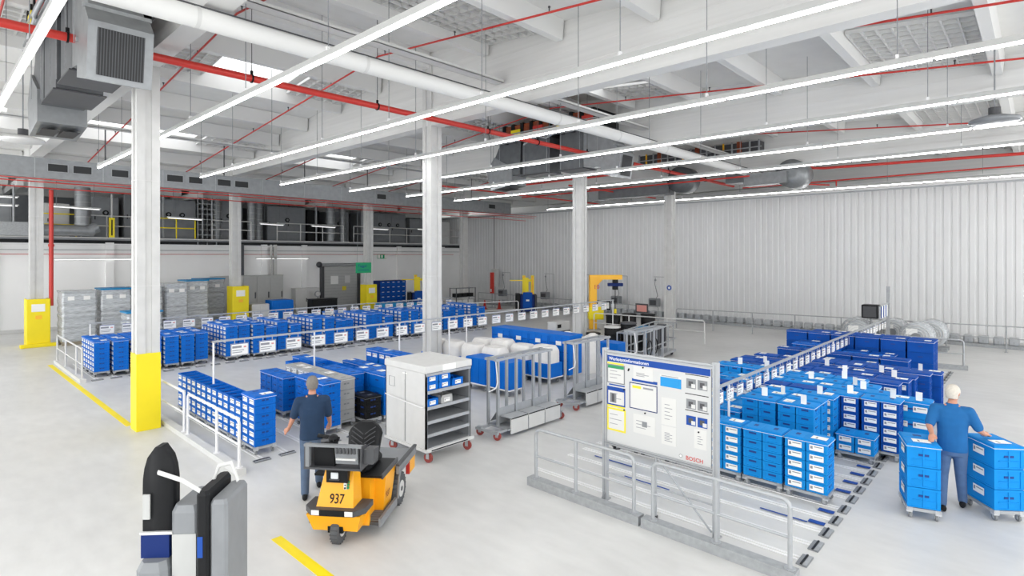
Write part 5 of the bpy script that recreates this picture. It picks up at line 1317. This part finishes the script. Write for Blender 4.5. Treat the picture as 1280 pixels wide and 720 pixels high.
# drums
def drum(lb, x, y, h, r, m, lid='black'):
    t = thing('drum', lb, 'drum', (x, y, 0), 0, 'drums by the crane')
    q = MB(); q.lathe([(r*.95, 0), (r, .04), (r*.98, h*.3), (r*1.02, h*.33), (r*.98, h*.36), (r*.98, h*.64), (r*1.02, h*.67), (r*.98, h*.7), (r, h*.96), (r*.9, h)], (0, 0, 0), m, 18); q.build('barrel', t)
    q = MB(); q.lathe([(r*1.05, 0), (r*1.05, .05), (r*.8, .07)], (0, 0, h), lid, 18); q.build('rim', t)
for i, (x, y, h, r, m, ld, lb) in enumerate((
  (19.2, 12.55, .75, .32, 'black', 'lgrey', 'black drum right of the blue wall of crates'), (20.0, 12.3, .85, .33, 'black', 'dgrey', 'taller black drum beside the blue drum'),
  (19.9, 11.5, .75, .35, 'cyan', 'cyan', 'open light blue drum'), (17.8, 10.75, .8, .36, 'black', 'mgrey', 'large black drum behind the notice board corner'),
  (22.4, 14.6, .8, .33, 'black', 'black', 'black drum under the crane, left one'), (23.0, 14.1, .85, .33, 'black', 'black', 'black drum under the crane, middle one'), (23.5, 13.4, .85, .33, 'black', 'black', 'black drum under the crane, right one'),
  (18.6, 13.05, .5, .28, 'dgrey', 'black', 'low grey drum behind the white bags'))): drum(lb, x, y, h, r, m, ld)
b = MB(); b.bevbox(0, 1.0, 0, .5, .35, .75, .04, 'lgrey'); b.box(.0, 1.0, .0, .5, .05, .35, 'dgrey'); b.box(.1, .35, -.01, 0, .5, .65, 'black')
tagged(b, 'floor_unit', 'small white unit on a dark base left of the crane column', 'unit', None, (18.9, 15.2, 0))
b = MB(); b.bevbox(0, 1.1, 0, .7, 0, .4, .04, 'blueM'); tagged(b, 'low_bin', 'low blue bin left of the crane column', 'bin', None, (17.5, 14.75, 0))
# pen of grey carts with vertical bars
t = thing('bar_cart', 'long grey cart with vertical bars and round rings beyond the board', 'cart', (15.7, 9.2, 0), math.radians(10))
q = MB(); q.box(0, 3.6, 0, .8, .12, .2, 'alu'); q.build('base_frame', t)
for z in (1.15, .6):
    q = MB(); q.tube([(0, 0, z), (3.6, 0, z), (3.6, .8, z), (0, .8, z)], .025, 'alu', 8, True); q.build('rail', t)
for k in range(13):
    q = MB(); q.cyl((.3*k, 0 if k % 2 else .8, .2), (.3*k, 0 if k % 2 else .8, 1.15), .02, 'alu', 6); q.build('bar', t)
for k in range(4): q = MB(); q.box(2.2+.35*k, 2.4+.35*k, .3, .6, .3, 1.1, 'dgrey'); q.build('divider', t)
q = MB(); q.tube([(.7+.22*math.cos(a), -.03, .62+.25*math.sin(a)) for a in [2*PI*i/16 for i in range(16)]], .018, 'black', 6, True); q.tube([(1.25+.22*math.cos(a), -.03, .62+.25*math.sin(a)) for a in [2*PI*i/16 for i in range(16)]], .018, 'black', 6, True); q.build('ring', t)
for x in (.2, 3.4):
    for y in (.1, .7): q = MB(); q.cyl((x-.02, y, .06), (x+.02, y, .06), .06, 'dgrey', 10); q.build('caster', t)
railing('pen_railing', 'pale railing around the drum area behind the carts', ((21.7, 15.3), (22.3, 10.0)), [.02, .35, .68, .98], .95, None, rmat='lgrey')
railing('pen_railing', 'white railing in front of the far order picker', ((19.8, 23.4), (24.0, 22.0)), [.02, .4, .98], 1.0, None, rmat='white')
for i, (x, y, z, w_, h_, m, lb) in enumerate(((28.0, 17.3, .62, .9, .5, 'paper', 'black framed white sign hanging on the guard railing'), (27.0, 14.95, .6, .75, .5, 'inkr', 'red and white sign hanging on the guard railing'))):
    t = thing('railing_sign', lb, 'sign', (26.25+(.05 if i == 0 else 0), y, z)); q = MB(); q.box(-.02, .0, 0, w_, 0, h_, 'black' if i == 0 else 'dgrey'); q.build('board', t); q = MB(); q.box(-.026, -.02, .08, w_-.08, .08, h_-.08, m); q.build('print', t)
b = MB(); b.cyl((0, 0, 0), (-.01, 0, 0), .13, 'inkb', 16); b.cyl((-.01, 0, 0), (-.014, 0, 0), .06, 'paper', 12)
tagged(b, 'round_sign', 'small round blue sign on the fourth front column', 'sign', None, (26.17, 13.72, 2.0))
# blue wall of folding crates and low dollies with white sacks
for i, y in enumerate((9.95, 10.75, 11.55, 12.35)):
    t = thing('folding_crate_stack', 'tall dark blue folding crate on a dolly, %s from the right' % nth(i+1), 'crate', (13.0, y, 0), 0, 'tall blue folding crates in a row')
    q = MB(); q.bevbox(0, .6, 0, .78, .16, 1.3, .015, 'blueM')
    for z in (.3, .55, .8, 1.05): q.box(-.012, 0, .03, .75, z, z+.02, 'blueD')
    for k in range(4): q.box(-.014, 0, .02+.245*k, .05+.245*k, .18, 1.28, 'blueM')
    q.box(-.02, .62, -.01, .79, 1.24, 1.31, 'blueM'); q.build('box', t)
    q = MB(); q.box(-.018, -.014, .3, .5, 1.0, 1.12, 'paper'); q.build('card', t)
    link('frame', DF, t, (.3, .39, 0)); 
    for sx in (-1, 1):
        for sy in (-1, 1): link('caster', CS, t, (.3+sx*.15, .39+sy*.24, 0))
def sack_dolly(lb, x, y, n, seed, hb=.42, w_=.6, d=.8, card=True, top='sack'):
    t = thing('bin_dolly', 'low blue bin on a white-edged dolly, '+lb, 'bin dolly', (x, y, 0), 0, 'blue bins carrying white sacks')
    q = MB(); q.bevbox(0, w_, 0, d, .16, .16+hb, .015, 'blueM'); q.box(-.01, w_+.01, -.01, d+.01, .16, .19, 'paper')
    for k in range(4): q.box(-.012, 0, .02+(d-.07)*k/3, .05+(d-.07)*k/3, .2, .14+hb, 'blueM')
    q.build('bin', t)
    for sx in (.1, w_-.1):
        for sy in (.1, d-.1): link('caster', CS, t, (sx, sy, 0))
    rr = random.Random(seed)
    if top == 'sack':
        s = MB(); hgt = rr.uniform(.4, .48)
        rg = []
        for k in range(9):
            f = k/8; z = hgt*f; ins = .02+.12*max(0, f-.7)**1.3*3
            rg.append([(w_/2+(w_/2-ins)*math.copysign(abs(math.cos(a))**.5, math.cos(a))+rr.uniform(-.008, .008), d/2+(d/2-ins)*math.copysign(abs(math.sin(a))**.5, math.sin(a)), z) for a in [2*PI*i/20 for i in range(20)]])
        s.loft(rg, 'bag', True)
        o = s.build('white_sack', None, (x, y, .16+hb+.0)); tag(o, 'white sack on a blue bin, '+lb, 'sack', 'white sacks on blue bins')
for i, y in enumerate((10.05, 10.9, 11.75, 12.6)):
    sack_dolly('%s of the long front row' % nth(i+1), 12.2, y, 1, i)
for i, y in enumerate((10.9, 11.8, 12.7, 13.6)):
    sack_dolly('%s of the row left of the long one' % nth(i+1), 11.3, y+.3, 1, 10+i, .38)
for i, (x, y) in enumerate(((10.4, 9.9), (10.4, 10.75), (15.0, 9.6))):
    sack_dolly(('right behind the first post cart', 'second behind the first post cart', 'behind the second post cart')[i], x, y, 0, 30+i, .72, top='')
for i, (x, y) in enumerate(((14.6, 10.6), (15.5, 10.9), (15.3, 11.8))):
    s = MB(); rr = random.Random(50+i); rg = []
    for k in range(10):
        f = k/9; r = math.sqrt(max(.02, 1-f*f))
        rg.append([(.65*r*math.cos(a)*(1+.08*math.sin(3*a+i)), .6*r*math.sin(a)*(1+.06*math.cos(2*a)), 1.05*f) for a in [2*PI*j/20 for j in range(20)]])
    s.loft(rg, 'bag', True)
    tagged(s, 'white_bag_heap', 'heaped white plastic bag behind the blue folding crates, %s one' % ('near', 'middle', 'far')[i], 'bag', 'heaped white bags', (x, y, 0))
# wrapped rolls at the far right
for i, (x, y, r, w_) in enumerate(((25.0, 5.2, .5, .9), (25.1, 3.35, .53, .9), (26.4, 5.6, .48, .9), (26.4, 4.3, .5, .9), (26.5, 3.1, .52, .9))):
    t = thing('wrapped_roll', 'film wrapped roll beside the grey pole, %s' % ('left one in front', 'right one in front', 'left one behind', 'middle one behind', 'right one behind')[i], 'wrapped roll', (x, y, 0), 0, 'wrapped rolls by the pole')
    q = MB(); q.lathe([(r*.35, 0), (r*.97, 0), (r, .03), (r*1.01, w_*.3), (r*.99, w_*.6), (r, w_), (r*.35, w_)], (0, 0, r+.12), 'foil', 26, 'x'); q.build('roll', t)
    q = MB(); q.cyl((-.03, 0, r+.12), (w_+.03, 0, r+.12), r*.3, 'mgrey', 14)
    for k in (1, 2, 3): q.tube([(-.012, r*(.3+.17*k)*math.cos(a_), r+.12+r*(.3+.17*k)*math.sin(a_)) for a_ in [2*PI*j/20 for j in range(20)]], .012, 'lgrey', 5, True)
    q.build('core', t)
    q = MB(); q.box(.05, .2, -r, r, 0, .14, 'galv'); q.box(w_-.2, w_-.05, -r, r, 0, .14, 'galv'); q.build('cradle', t)
    q = MB(); q.box(-.02, -.012, -.05, .3, r+.2, r+.42, 'paper'); q.build('label_card', t)
b = MB(); b.lathe([(.5, 0), (.5, .12), (.42, .16), (.1, .2)], (0, 0, 0), 'black', 18); tagged(b, 'coil_cover', 'flat black round cover lying behind the deep blue crates', 'cover', None, (23.2, 6.7, .0))
